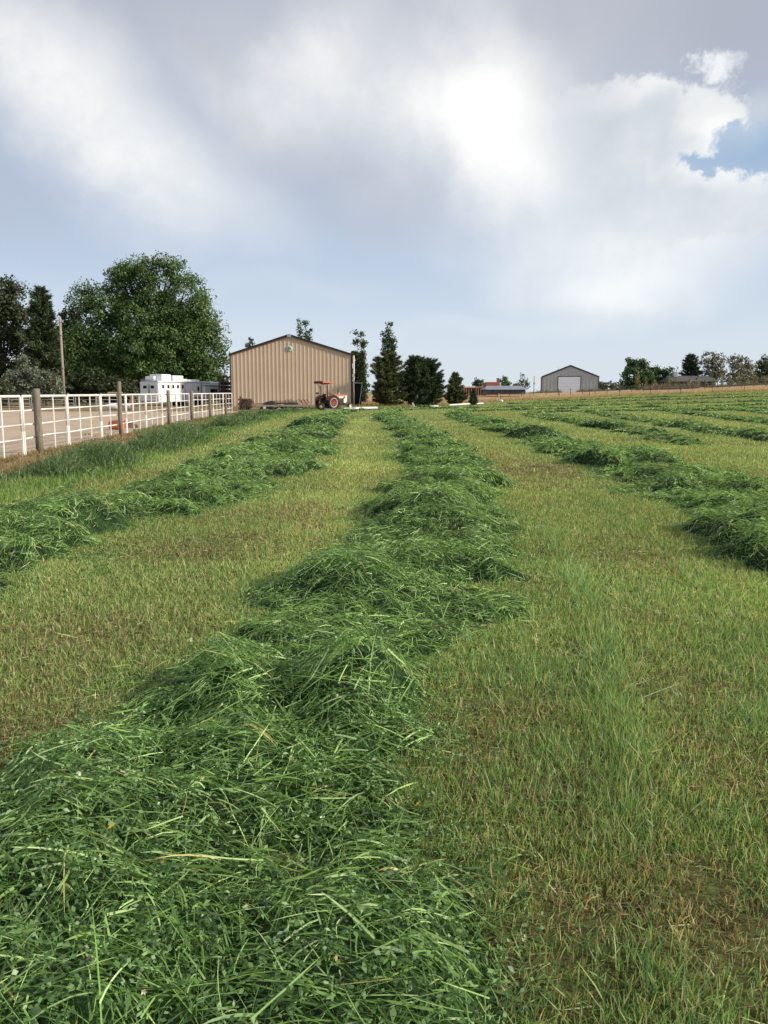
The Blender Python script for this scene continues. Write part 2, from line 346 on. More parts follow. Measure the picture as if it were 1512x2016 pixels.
# ------------------------------------------------------------------ ground sheets
def grid_sheet(name, mat, xs_fn, ys, ncol, zoff, kind='structure'):
    V = []; ys = np.asarray(ys)
    rows = []
    for y in ys:
        a, b = xs_fn(y); x = np.linspace(a, b, ncol); rows.append(np.stack([x, np.full(ncol, y), terr(x, np.full(ncol, y))+zoff(y)], 1))
    V = np.concatenate(rows); n = len(ys)
    i = np.arange(n-1)[:, None]*ncol+np.arange(ncol-1)[None]; i = i.ravel()
    F = np.stack([i, i+1, i+1+ncol, i+ncol], 1)
    o = npmesh(name, V, F, mat, smooth=True); return tag(o, kind=kind)
def ground_mat(name, stops, sc=1.2, fine=40, bump=.4, far=None, streak=None):
    m, nt, b = node_mat(name); N, L = nt.nodes, nt.links
    g = N.new('ShaderNodeNewGeometry')
    def noise(s, d=6, r=.65, vec=None):
        n = N.new('ShaderNodeTexNoise'); n.inputs['Scale'].default_value = s; n.inputs['Detail'].default_value = d; n.inputs['Roughness'].default_value = r
        L.new(vec or g.outputs['Position'], n.inputs['Vector']); return n.outputs['Fac']
    a = noise(sc); f = noise(fine, 4); q = noise(sc*.12, 4)
    mm = N.new('ShaderNodeMath'); mm.operation = 'MULTIPLY_ADD'; L.new(f, mm.inputs[0]); mm.inputs[1].default_value = .45; L.new(a, mm.inputs[2])
    m2 = N.new('ShaderNodeMath'); m2.operation = 'MULTIPLY_ADD'; L.new(q, m2.inputs[0]); m2.inputs[1].default_value = .5; L.new(mm.outputs[0], m2.inputs[2])
    src = m2.outputs[0]
    r = N.new('ShaderNodeValToRGB'); e = r.color_ramp.elements
    while len(e) < len(stops): e.new(.5)
    for k, (p, c) in enumerate(stops): e[k].position = p; e[k].color = (*c, 1)
    mr = N.new('ShaderNodeMapRange'); L.new(src, mr.inputs[0]); mr.inputs[1].default_value = .6; mr.inputs[2].default_value = 1.35
    L.new(mr.outputs[0], r.inputs[0]); L.new(r.outputs[0], b.inputs['Base Color']); b.inputs['Roughness'].default_value = .95; b.inputs['Specular IOR Level'].default_value = .1
    bp = N.new('ShaderNodeBump'); bp.inputs['Strength'].default_value = bump; bp.inputs['Distance'].default_value = .04; L.new(mm.outputs[0], bp.inputs['Height']); L.new(bp.outputs[0], b.inputs['Normal'])
    return m
M['field'] = ground_mat('mown stubble ground', [(0, (.020, .014, .008)), (.25, (.060, .042, .022)), (.45, (.12, .12, .045)), (.7, (.19, .22, .075)), (1, (.31, .36, .14))], 5, 170, .9)
M['sand'] = ground_mat('arena sand', [(0, (.34, .26, .18)), (.5, (.46, .36, .26)), (1, (.56, .46, .34))], .6, 14, .5)
M['dirt'] = ground_mat('dry weedy dirt', [(0, (.11, .075, .045)), (.4, (.22, .155, .085)), (.7, (.28, .22, .11)), (1, (.16, .18, .06))], 1.5, 25, .6)
M['dryfield'] = ground_mat('dry golden pasture', [(0, (.30, .20, .10)), (.5, (.42, .29, .155)), (1, (.50, .37, .20))], .5, 8, .5)
M['farland'] = ground_mat('far farmland', [(0, (.12, .12, .05)), (.5, (.25, .21, .10)), (1, (.38, .29, .15))], .02, 1, .2)
# ground: polar sheet about the field
def ground():
    rr = np.concatenate([[0], np.exp(np.linspace(math.log(.6), math.log(6000), 260))]); th = np.radians(np.linspace(-180, 180, 361))
    Rr, Th = np.meshgrid(rr, th, indexing='ij'); x = Rr*np.sin(Th); y = Rr*np.cos(Th); z = terr(x, y)
    V = np.stack([x, y, z], -1).reshape(-1, 3); n, mth = Rr.shape
    i = (np.arange(n-1)[:, None]*mth+np.arange(mth-1)[None]).ravel()
    F = np.stack([i, i+mth, i+mth+1, i+1], 1)[:, ::-1]
    return tag(npmesh('ground', V, F, M['field'], smooth=True), kind='structure')
ground()
YS = np.concatenate([np.arange(-8, 20, 2), np.arange(20, 100, 2)])
FX = lambda y: np.interp(y, [0, 14, 20.4, 29, 38.8, 45, 50, 60], [-8.55, -8.8, -9.1, -9.75, -10.55, -10.95, -11.1, -11.3])   # near fence line
grid_sheet('arena_sand', M['sand'], lambda y: (-75, float(FX(y))-.1), np.arange(-8, 69, 1.0), 60, lambda y: .012)
wob = lambda y, s, a: a*(float(fbm(np.array([y*.35]), np.array([s*3.3]), 5, 3)[0])-.5)
grid_sheet('dirt_verge', M['dirt'], lambda y: (float(FX(y))-.6, float(np.interp(y, [0, 15, 24, 40, 60, 72], [-7.3, -7.6, -7.8, -8.7, -9.0, -8.6]))+wob(y, 1, 1.2)), np.arange(-6, 76, .4), 14, lambda y: .008)
grid_sheet('yard_dirt', M['dirt'], lambda y: (-75, float(np.interp(y, [69, 74, 78, 82, 90, 130], [-11, -9, -5, 1.5, 2.5, 2]))+wob(y, 2, 1.5)), np.arange(69, 140, .7), 40, lambda y: .016)
# dry pasture beyond the mown field
EDGE = [G(u, v) for u, v in [(760, 797), (860, 796.5), (930, 794), (1000, 789), (1100, 785.5), (1200, 781), (1300, 776.5), (1400, 773), (1512, 770)]]
ex = [-40]+[p[0]/p[1] for p in EDGE]+[.62, 1.1]; ey = [EDGE[0][1]]+[p[1] for p in EDGE]+[EDGE[-1][1], EDGE[-1][1]*.8]
def pasture():
    a = np.linspace(-.05, 1.1, 320); n = 60; V = []
    y0 = np.interp(a, ex, ey)+2.0*(fbm(a*90, a*0, 3, 3)-.5)
    for k in range(n):
        t = (k/(n-1))**2; y = y0+(700-y0)*t; x = a*y; V.append(np.stack([x, y, terr(x, y)+.02+.0004*(y-80)], 1))
    V = np.concatenate(V); m_ = len(a); i = (np.arange(n-1)[:, None]*m_+np.arange(m_-1)[None]).ravel()
    tag(npmesh('dry_pasture', V, np.stack([i, i+1, i+1+m_, i+m_], 1), M['dryfield'], smooth=True), kind='structure')
pasture()
# ------------------------------------------------------------------ blades
def blades(P, D, Lh, W, droop, seg=2, rnd=None):
    """P base (n,3), D unit dir (n,3), Lh length, W width, droop vector (n,3); returns V,F"""
    n = len(P); a = rng.normal(size=(n, 3)); s = np.cross(D, a); s /= np.linalg.norm(s, axis=1, keepdims=True)+1e-9
    V = np.empty((n, (seg+1)*2, 3), np.float32)
    for j in range(seg+1):
        t = j/seg; c = P+D*(Lh*t)[:, None]+droop*(t*t); w = (W*(.5 if t < .99 else .12)*(1-.25*t))[:, None]
        V[:, 2*j] = c-s*w; V[:, 2*j+1] = c+s*w
    base = (np.arange(n)*(seg+1)*2)[:, None, None]
    f = np.array([[2*j, 2*j+1, 2*j+3, 2*j+2] for j in range(seg)])[None]
    return V.reshape(-1, 3), (base+f).reshape(-1, 4)
def rep(c, k): return np.repeat(c, k, axis=0)
def merge(parts):
    Vs = []; Fs = []; Cs = []; n = 0
    for V, F, C in parts:
        Vs.append(V); Fs.append(F+n); Cs.append(C); n += len(V)
    return np.concatenate(Vs), np.concatenate(Fs), np.concatenate(Cs)
def pick(pal, w, n, var=.18):
    pal = np.array(pal); i = rng.choice(len(pal), n, p=np.array(w)/sum(w)); c = pal[i]*(1+rng.normal(size=(n, 1))*var)
    return np.clip(c, .005, .9)
def frust_pts(d0, d1, n, wide=.56, pad=1.2):
    """random points on the ground in front of the camera spot between two distances (uniform per area)"""
    y = np.sqrt(rng.uniform(d0*d0, d1*d1, n)); x = rng.uniform(-1, 1, n)*(wide*y+pad); return x, y
def area(d0, d1, wide=.56, pad=1.2): return (d1*d1-d0*d0)*wide+2*pad*(d1-d0)
BARE = [G(1100, 926)+(.9, 1.5, .9), G(1010, 928)+(.5, .6, .8), G(960, 1400)+(.28, .4, .85), G(1280, 1110)+(.45, .7, .6), G(1330, 1370)+(.3, .4, .7), G(1180, 1560)+(.25, .3, .5), G(1230, 1860)+(.35, .25, .9), G(990, 1920)+(.2, .15, .9),
        G(150, 1250)+(.8, .5, .55), G(330, 1090)+(.7, .5, .5), G(380, 1480)+(.3, .3, .4), G(100, 1440)+(.4, .4, .6), G(480, 1010)+(.9, .6, .5), G(1400, 1800)+(.3, .3, .6), G(1450, 1500)+(.3, .5, .5), G(940, 1490)+(.2, .2, .7), G(650, 1010)+(.7, .5, .5)]
def bare(x, y):
    b = np.zeros_like(x)
    for cx, cy, rx, ry, w in BARE: b = np.maximum(b, w*np.exp(-(((x-cx)/rx)**2+((y-cy)/ry)**2)))
    n = fbm(x*1.1, y*.9, 21, 4)
    return np.clip(b*(.5+n)+np.clip((n-.60)*3.2, 0, .6), 0, 1)
LUSH = [np.array([G(*p) for p in [(1310, 2100), (1275, 1800), (1240, 1600), (1215, 1400), (1180, 1250), (1120, 1130), (1080, 1050)]]), np.array([G(*p) for p in [(1620, 1500), (1512, 1330), (1420, 1190), (1330, 1100), (1180, 985), (1100, 950)]])]
def lush(x, y):
    o = np.zeros_like(x)
    for k, P in enumerate(LUSH):
        Q = np.c_[P, np.full(len(P), .10)]; d, _ = dist_line(x, y, Q); o = np.maximum(o, np.exp(-(d/(.09+.12*fbm(x, y, 7, 2)))**2)*(.8, .4)[k]*np.clip(.2+1.5*fbm(x*1.3, y*1.3, 8, 2), 0, 1))
    return o
INFIELD = lambda x, y: (x > np.interp(y, [0, 15, 24, 40, 60, 80], [-7.0, -7.1, -7.4, -8.2, -8.8, -9.5]))
LANE = np.array([G(560, 1100)+(.3,), G(690, 960)+(.4,), G(697, 900)+(.4,), G(700, 850)+(.4,), G(712, 822)+(.4,)])
def stubble(d0, d1, cov, name_seed):
    dm = (d0+d1)/2; w0 = max(.0034, .00078*dm); n = int(area(d0, d1)*cov/(w0*.07)*.22)
    x, y = frust_pts(d0, d1, n); b = bare(x, y); lu = lush(x, y)
    sd = np.full(n, -1.0)
    for i in range(3 if d0 < 18 else 10): sd = np.maximum(sd, row_sd(x, y, i))
    edge = np.interp(x/np.maximum(y, 1), ex, ey)
    clump = fbm(x*7, y*7, 31, 2)
    keep = (rng.random(n) < np.clip(1-.55*b+lu, 0.1, 1)*np.clip(.35+1.3*clump, 0, 1)) & (sd < .12) & INFIELD(x, y) & (y < edge)
    x, y, b, lu = x[keep], y[keep], b[keep], lu[keep]; n = len(x)
    gb = np.clip((x-.1)/.5, 0, 1)*np.clip((6.5-y)/2.5, 0, 1)*np.clip(fbm(x*1.6, y*1.6, 66, 3)*3-1.0, 0, 1)*.75; lu = np.maximum(lu, gb*.45); b = b*(1-.6*gb)
    d = np.hypot(x, y); w = np.maximum(.0038, .00072*d)*rng.uniform(.6, 1.5, n)
    h = (.024+.034*rng.random(n)**1.3+.0003*np.minimum(d, 30))*(1+1.3*lu)*(1-.3*b)
    h *= np.where(rng.random(n) < .04, 1.9, 1)
    lean = rng.normal(size=(n, 2))*.30
    D = np.stack([lean[:, 0], lean[:, 1], np.ones(n)], 1); flat = rng.random(n) < .16; D[flat, 2] = .15; D[flat, :2] *= 3; D /= np.linalg.norm(D, axis=1, keepdims=True)
    P = np.stack([x, y, terr(x, y)+.001], 1)
    dr = rng.normal(size=(n, 3))*np.array([.25, .25, .05])*h[:, None]*.8
    seg = 2 if d1 < 12 else 1
    V, F = blades(P, D, h*(1+.8*flat), w, dr, seg)
    g = pick([(.13, .26, .06), (.21, .34, .08), (.31, .40, .12), (.42, .44, .18), (.52, .44, .25), (.27, .18, .10)], [3.8, 4.8, 4.6, 3.6, 2.9, .7], n)
    br = pick([(.38, .29, .16), (.48, .39, .22), (.24, .155, .09), (.28, .30, .10)], [3, 2, 2.4, 2.4], n)
    lg = pick([(.12, .25, .085), (.18, .31, .11), (.25, .35, .14), (.34, .38, .18)], [3, 3, 2, 1], n)
    patch = np.clip(fbm(x*.35, y*.3, 77, 3)*2.6-.85, 0, 1)
    u = rng.random(n); c = np.where((u < b*1.1+.03)[:, None], br, g); red = G(1100, 926); rq = np.exp(-(((x-red[0]+.6)/1.7)**2+((y-red[1])/1.3)**2))*np.clip(fbm(x*3, y*3, 88, 2)*3-.8, 0, 1) > .45; c = np.where(rq[:, None], np.array([.26, .12, .075])*rng.uniform(.7, 1.4, (n, 1)), c)
    c = np.where(((rng.random(n) < np.maximum(lu*.9, gb)) | (rng.random(n) < patch*.35))[:, None], lg, c)
    c *= (.8+.4*fbm(x*.6, y*.6, 55, 2))[:, None]
    dl, _ = dist_line(x, y, LANE); ln = np.exp(-(dl/.55)**2)[:, None]*.8; c = c*(1+.18*ln)+ln*np.array([.05, .045, .02]); c = (c+c.mean(1, keepdims=True)*.14)*np.array([1.07, 1.13, 1.0])
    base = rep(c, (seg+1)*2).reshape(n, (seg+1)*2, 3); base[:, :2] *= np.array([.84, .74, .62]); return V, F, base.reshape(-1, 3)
# leaves: small diamond leaflets
def diamonds(P, L_, W_, up=.5, seed=0):
    n = len(P); a = rng.normal(size=(n, 3)); a[:, 2] *= .5; a /= np.linalg.norm(a, axis=1, keepdims=True)
    nrm = rng.normal(size=(n, 3)); nrm[:, 2] += up*2; s = np.cross(a, nrm); s /= np.linalg.norm(s, axis=1, keepdims=True)+1e-9
    V = np.empty((n, 4, 3), np.float32); V[:, 0] = P; V[:, 1] = P+a*(L_*.5)[:, None]-s*(W_*.5)[:, None]; V[:, 2] = P+a*L_[:, None]; V[:, 3] = P+a*(L_*.5)[:, None]+s*(W_*.5)[:, None]
    V[:, 2, 2] -= L_*.15
    F = np.arange(n*4).reshape(n, 4); return V.reshape(-1, 3), F
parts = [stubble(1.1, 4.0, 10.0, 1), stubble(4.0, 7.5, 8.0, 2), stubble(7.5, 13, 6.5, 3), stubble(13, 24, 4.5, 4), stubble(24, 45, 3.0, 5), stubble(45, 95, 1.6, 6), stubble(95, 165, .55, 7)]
# low clover/alfalfa leaves among the stubble, yellow and brown fallen leaves
x, y = frust_pts(1.2, 9, 26000); k = (row_sd(x, y, 1) < .1) & (row_sd(x, y, 0) < .1) & (fbm(x*3, y*3, 12, 2)+rng.random(len(x))*.5 > .85); x, y = x[k], y[k]; n = len(x)
V, F = diamonds(np.stack([x, y, rng.uniform(.005, .05, n)], 1), rng.uniform(.01, .024, n), rng.uniform(.006, .013, n))
parts.append((V, F, rep(pick([(.12, .25, .06), (.20, .34, .09), (.5, .45, .08), (.3, .13, .06)], [5, 4, .5, .5], n), 4)))
for d0, d1, n in ((1.1, 4, 60000), (4, 9, 34000), (9, 18, 16000)):
    x, y = frust_pts(d0, d1, n); k = (row_sd(x, y, 1) < .15) & (row_sd(x, y, 0) < .1) & (row_sd(x, y, 2) < .1) & INFIELD(x, y); x, y = x[k], y[k]; n = len(x); b = bare(x, y); dm = np.hypot(x, y)
    an = rng.uniform(0, 6.28, n); D = np.stack([np.cos(an), np.sin(an), rng.uniform(-.05, .35, n)], 1); D /= np.linalg.norm(D, axis=1, keepdims=True)
    V, F = blades(np.stack([x, y, rng.uniform(.002, .02, n)+.004], 1), D, rng.uniform(.012, .07, n), np.maximum(.002, .0008*dm)*rng.uniform(.7, 1.7, n), rng.normal(size=(n, 3))*.006, 1)
    c = pick([(.30, .20, .11), (.42, .32, .18), (.16, .085, .045), (.09, .05, .03), (.16, .26, .07), (.52, .46, .25), (.26, .36, .12)], [2, 2, 2.5, 2.5, 4, .8, 3], n); parts.append((V, F, rep(c, 4)))
V, F, C = merge(parts)
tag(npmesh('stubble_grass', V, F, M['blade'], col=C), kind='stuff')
# ------------------------------------------------------------------ windrows of cut hay
def windrow(i, label, dmax):
    P = ROWS[i][1]; parts = []
    root = empty('hay_windrow', (float(P[len(P)//2][0]), float(P[len(P)//2][1]), 0), label=label, cat='windrow', group='windrows of cut hay lying across the field')
    off = np.array([float(P[len(P)//2][0]), float(P[len(P)//2][1]), 0], np.float32)
    # sample points along the row, by distance bands; body mesh on a grid per band
    bands = [(0, 4.5, .035), (4.5, 8, .05), (8, 14, .08), (14, 25, .12), (25, 50, .2), (50, 95, .35), (95, 175, .7)]
    bodyV = []; bodyF = []; nv = 0
    leafparts = []
    L0, L1 = P[:, :2].min(0)-1.8, P[:, :2].max(0)+1.8
    for (a, b, cs) in bands:
        # body
        xa, xb = L0[0], L1[0]; ya, yb = max(L0[1], a), min(L1[1], b)
        if yb <= ya: continue
        xs = np.arange(xa, xb+cs, cs); ys = np.arange(ya, yb+cs, cs)
        if len(xs)*len(ys) > 900000: xs = xs[::2]
        xx, yy = np.meshgrid(xs, ys); dd, hw = dist_line(xx.ravel()[::1], yy.ravel(), P) if xx.size < 400000 else (None, None)
        fx, fy = xx.ravel(), yy.ravel()
        near = np.zeros(fx.shape, bool)
        if dd is not None: near = dd < 2.4
        else:
            dd, hw = dist_line(fx, fy, P); near = dd < 2.4
        h = np.zeros(fx.shape); sd = np.full(fx.shape, -9.0)
        h[near], sd[near] = row_h(fx[near], fy[near], i)
        z = terr(fx, fy)+np.where(sd > 0, h*.78-.01, -.06)
        ok = (sd > -cs*1.2).reshape(xx.shape); nx = len(xs)
        cell = ok[:-1, :-1] & ok[1:, :-1] & ok[:-1, 1:] & ok[1:, 1:]
        r_, c_ = np.nonzero(cell); idx = r_*nx+c_
        F = np.stack([idx, idx+1, idx+1+nx, idx+nx], 1)
        rc, cc_ = np.nonzero((sd > -.33).reshape(xx.shape)[:-1, :-1]); idx = rc*nx+cc_
        used = np.unique(F)
        if len(used) == 0: continue
        mp = np.zeros(fx.size, np.int64); mp[used] = np.arange(len(used))
        bodyV.append(np.stack([fx, fy, z], 1)[used]); bodyF.append(mp[F]+nv); nv += len(used)
        # strands
        dm = max((a+b)/2, 3)
        w0 = max(.0042, .00085*dm); l0 = .17+.006*min(dm, 40)
        A = (fx.size and float(cell.sum())*cs*cs*(xs[1]-xs[0])/cs)
        n = int(A*(2.7 if dm < 7 else 4.6 if dm < 26 else 2.6)/(w0*l0)); n = min(n, 170000)
        if n < 4: continue
        pick_i = rng.integers(0, len(idx), n); base = np.stack([fx[idx[pick_i]]+rng.random(n)*(xs[1]-xs[0]), fy[idx[pick_i]]+rng.random(n)*cs], 1)
        sx, sy = base[:, 0], base[:, 1]; hh, sd = row_h(sx, sy, i); k = (sd > -.03-.30*rng.random(n)**2.5) & (np.abs(sx) < .62*np.maximum(sy, 0)+4)
        sx, sy, hh, sd = sx[k], sy[k], hh[k], sd[k]; n = len(sx)
        e = .06; hx, _ = row_h(sx+e, sy, i); hy, _ = row_h(sx, sy+e, i)
        nr = np.stack([-(hx-hh)/e, -(hy-hh)/e, np.ones(n)], 1); nr /= np.linalg.norm(nr, axis=1, keepdims=True)
        # flow direction field with noise: strands lie in swirling locks
        ang = fbm(sx*1.9, sy*1.9, 120+i, 3)*9+rng.normal(size=n)*.75; ang = np.where(rng.random(n) < .3, rng.uniform(0, 6.28, n), ang)
        T = np.stack([np.cos(ang), np.sin(ang), np.zeros(n)], 1); T -= nr*(T*nr).sum(1, keepdims=True); T /= np.linalg.norm(T, axis=1, keepdims=True)
        up = np.abs(rng.normal(size=n))*np.interp(np.hypot(sx, sy), [5, 12], [.24, .42])+.04; up = np.where(rng.random(n) < .05, .9, up)
        D = T+nr*up[:, None]; D /= np.linalg.norm(D, axis=1, keepdims=True)
        d = np.hypot(sx, sy); W = np.maximum(.0036, .00070*d)*np.minimum(rng.choice([.6, 1.0, 1.5, 2.2], n, p=[.3, .35, .23, .12]), np.interp(d, [4, 9], [2.2, 1.25])); Lh = (.045+.20*rng.random(n)**1.7*np.interp(d, [3, 8, 20], [1, .55, .35])+.0024*np.minimum(d, 40))
        lay = rng.random(n); z = terr(sx, sy)+hh*(.80+.20*lay)+.004+.05*lay*np.clip(sd*4, 0, 1)
        Pp = np.stack([sx, sy, z], 1)-D*(Lh*.35)[:, None]; Pp[:, 2] = np.maximum(Pp[:, 2], terr(Pp[:, 0], Pp[:, 1])+.004)
        dr = nr*(-Lh*np.clip(up, 0, .6)*.95)[:, None]+rng.normal(size=(n, 3))*(Lh*.16)[:, None]; dr[:, 2] -= Lh*.05
        seg = 4 if b <= 4.5 else 3 if b <= 8 else 2 if b <= 25 else 1
        V, F = blades(Pp, D, Lh, W, dr, seg); V[:, 2] = np.maximum(V[:, 2], .006 if b < 60 else -9)
        c = pick([(.040, .082, .028), (.105, .20, .055), (.19, .34, .095), (.30, .47, .16), (.47, .64, .32), (.64, .54, .27)], [3.4, 4, 4.2, 3.6, 2.2, .18], n, .15)
        tone = fbm(sx*.8, sy*.8, 140+i, 3); dk = np.clip((.50-fbm(sx*1.7+9, sy*1.7, 150+i, 2))*2.0, 0, .35)  # dk darkens the colour in patches, standing for shaded hollows
        c *= (1.02+.5*(tone-.5)-dk*.6)[:, None]; c = (c*.97+c.mean(1, keepdims=True)*.08)*np.array([1.10, 1.12, 1.0]); c[:, 2] *= .92
        parts.append((V, F, rep(c, (seg+1)*2)))
        # alfalfa leaflets
        if b <= 50:
            nl = int(n*(1.5 if b <= 8 else .9)); q = rng.integers(0, n, nl); lf = np.clip(fbm(sx[q]*1.1, sy[q]*1.1, 170+i, 2)*3-1.0, .15, 1); q = q[rng.random(nl) < lf]; nl = len(q)
            sc = np.maximum(1, d[q]*.085)
            pp = np.stack([sx[q], sy[q], terr(sx[q], sy[q])+hh[q]+rng.uniform(0, .05, nl)], 1)+rng.normal(size=(nl, 3))*.012
            V, F = diamonds(pp, rng.uniform(.010, .027, nl)*sc, rng.uniform(.006, .015, nl)*sc, .6)
            parts.append((V, F, rep(pick([(.07, .15, .05), (.135, .26, .085), (.21, .35, .13), (.36, .50, .26)], [3, 4, 3, .8], nl, .12)*(1-dk[q]*.6)[:, None], 4)))
        if b <= 8:   # broad weed leaves, yellow leaves, purple blossoms
            for cnt, ll, ww, pal, wt in [(150, .055, .022, [(.20, .33, .12), (.30, .42, .22), (.13, .25, .09)], [1, 1, 1]), (60, .028, .012, [(.65, .48, .10), (.5, .36, .18)], [1, 1]), (120, .011, .008, [(.14, .09, .20), (.20, .14, .26)], [1, 1])]:
                cnt = int(cnt*(1 if b <= 4.5 else 1.3)); q = rng.integers(0, n, cnt)
                pp = np.stack([sx[q], sy[q], terr(sx[q], sy[q])+hh[q]+rng.uniform(.02, .05, cnt)], 1)
                V, F = diamonds(pp, rng.uniform(.6, 1.3, cnt)*ll, rng.uniform(.7, 1.2, cnt)*ww, 1.2)
                parts.append((V, F, rep(pick(pal, wt, cnt, .1), 4)))
    bV = np.concatenate(bodyV); bF = np.concatenate(bodyF)
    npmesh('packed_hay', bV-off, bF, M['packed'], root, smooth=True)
    V, F, C = merge(parts); npmesh('loose_strands', V-off, F, M['blade'], root, col=C)
    return root
M['packed'] = ground_mat('packed green hay', [(0, (.008, .016, .007)), (.4, (.016, .034, .013)), (.7, (.035, .07, .024)), (1, (.08, .15, .045))], 6, 60, .8)  # near-black body colour carries the crevice shade between the strands
windrow(1, 'broad green windrow of fresh hay running from the foreground up the middle of the field', 99)
windrow(0, 'thick dark green windrow on the left beside the tall grass verge', 99)
windrow(2, 'curving windrow right of the middle one with a tall clump at its bend', 99)
windrow(3, 'short thin windrow just beyond the curving right one', 99)
windrow(4, 'long low windrow, second beyond the curving right one', 99)
windrow(5, 'low windrow far right, third beyond the curving one', 99)
windrow(6, 'faint low windrow far right, fourth beyond the curving one', 99)
windrow(7, 'farthest faint windrow at the right before the dry pasture', 99)
windrow(8, 'very faint far windrow running across the field below the outermost one', 99)
windrow(9, 'outermost faint windrow along the wire fence and dry pasture', 99)
# ------------------------------------------------------------------ tall verge grass (uncountable)
def tallgrass():
    n = 60000; y = rng.uniform(7, 78, n)**1.0; y = 7+(78-7)*rng.random(n)**1.5
    cx = np.interp(y, [7, 15, 24, 40, 60, 72, 78], [-6.2, -6.3, -6.55, -7.5, -7.9, -6.8, -5.3]); wd = np.interp(y, [7, 15, 40, 70, 78], [.9, .85, .75, .9, 1.2])
    off = rng.normal(size=n)*.55; x = cx+off*wd; pr = fbm(x*.8, y*.45, 201, 3)
    keep = rng.random(n) < np.clip(pr*3.6-1.15, .10, 1); x, y, off, pr = x[keep], y[keep], off[keep], pr[keep]; n = len(x)
    h = np.clip((.13+1.6*np.clip(pr-.36, 0, 1)*1.6*np.exp(-off**2*1.6))*rng.uniform(.55, 1.25, n), .06, .8)*np.interp(y, [7, 14, 30, 60, 70], [.5, .75, .85, .62, .3])
    w = np.maximum(.005, .00085*y)*rng.uniform(.8, 1.4, n); le = rng.normal(size=(n, 2))*.22; D = np.stack([le[:, 0], le[:, 1], np.ones(n)], 1); D /= np.linalg.norm(D, axis=1, keepdims=True)
    dr = np.stack([rng.normal(size=n)*.3*h, rng.normal(size=n)*.3*h, -.15*h], 1)
    V, F = blades(np.stack([x, y, terr(x, y)], 1), D, h, w, dr, 2)
    c = pick([(.065, .13, .045), (.11, .20, .065), (.17, .27, .10), (.30, .36, .19), (.035, .07, .032)], [3, 4, 3, 1.8, 3], n, .15); c *= (.75+.5*fbm(x*.5, y*.3, 9, 2))[:, None]
    parts = [(V, F, rep(c, 6))]
    # seed heads / leaves
    q = rng.integers(0, n, 22000); pp = np.stack([x[q]+rng.normal(size=len(q))*.05, y[q]+rng.normal(size=len(q))*.05, terr(x[q], y[q])+h[q]*rng.uniform(.3, 1.0, len(q))], 1); s = np.maximum(1, y[q]*.06)
    V, F = diamonds(pp, rng.uniform(.03, .06, len(q))*s, rng.uniform(.01, .02, len(q))*s, .3)
    parts.append((V, F, rep(pick([(.10, .20, .07), (.16, .27, .10), (.30, .34, .18), (.06, .12, .05)], [3, 3, 1, 2], len(q), .12), 4)))
    # short green fringe towards the mown field
    m = 26000; y = 5+(78-5)*rng.random(m)**1.6; cx = np.interp(y, [5, 15, 24, 40, 60, 72, 78], [-5.9, -5.8, -6.2, -7.2, -7.5, -6, -4.5]); x = cx+rng.normal(size=m)*.35
    h = rng.uniform(.05, .16, m); w = np.maximum(.004, .00085*y)*rng.uniform(.8, 1.4, m); D = np.stack([rng.normal(size=m)*.3, rng.normal(size=m)*.3, np.ones(m)], 1); D /= np.linalg.norm(D, axis=1, keepdims=True)
    V, F = blades(np.stack([x, y, terr(x, y)], 1), D, h, w, np.zeros((m, 3)), 1)
    parts.append((V, F, rep(pick([(.13, .26, .05), (.18, .31, .07), (.24, .34, .09)], [3, 3, 2], m, .15), 4)))
    V, F, C = merge(parts); tag(npmesh('tall_grass', V, F, M['blade'], col=C), kind='stuff')
tallgrass()
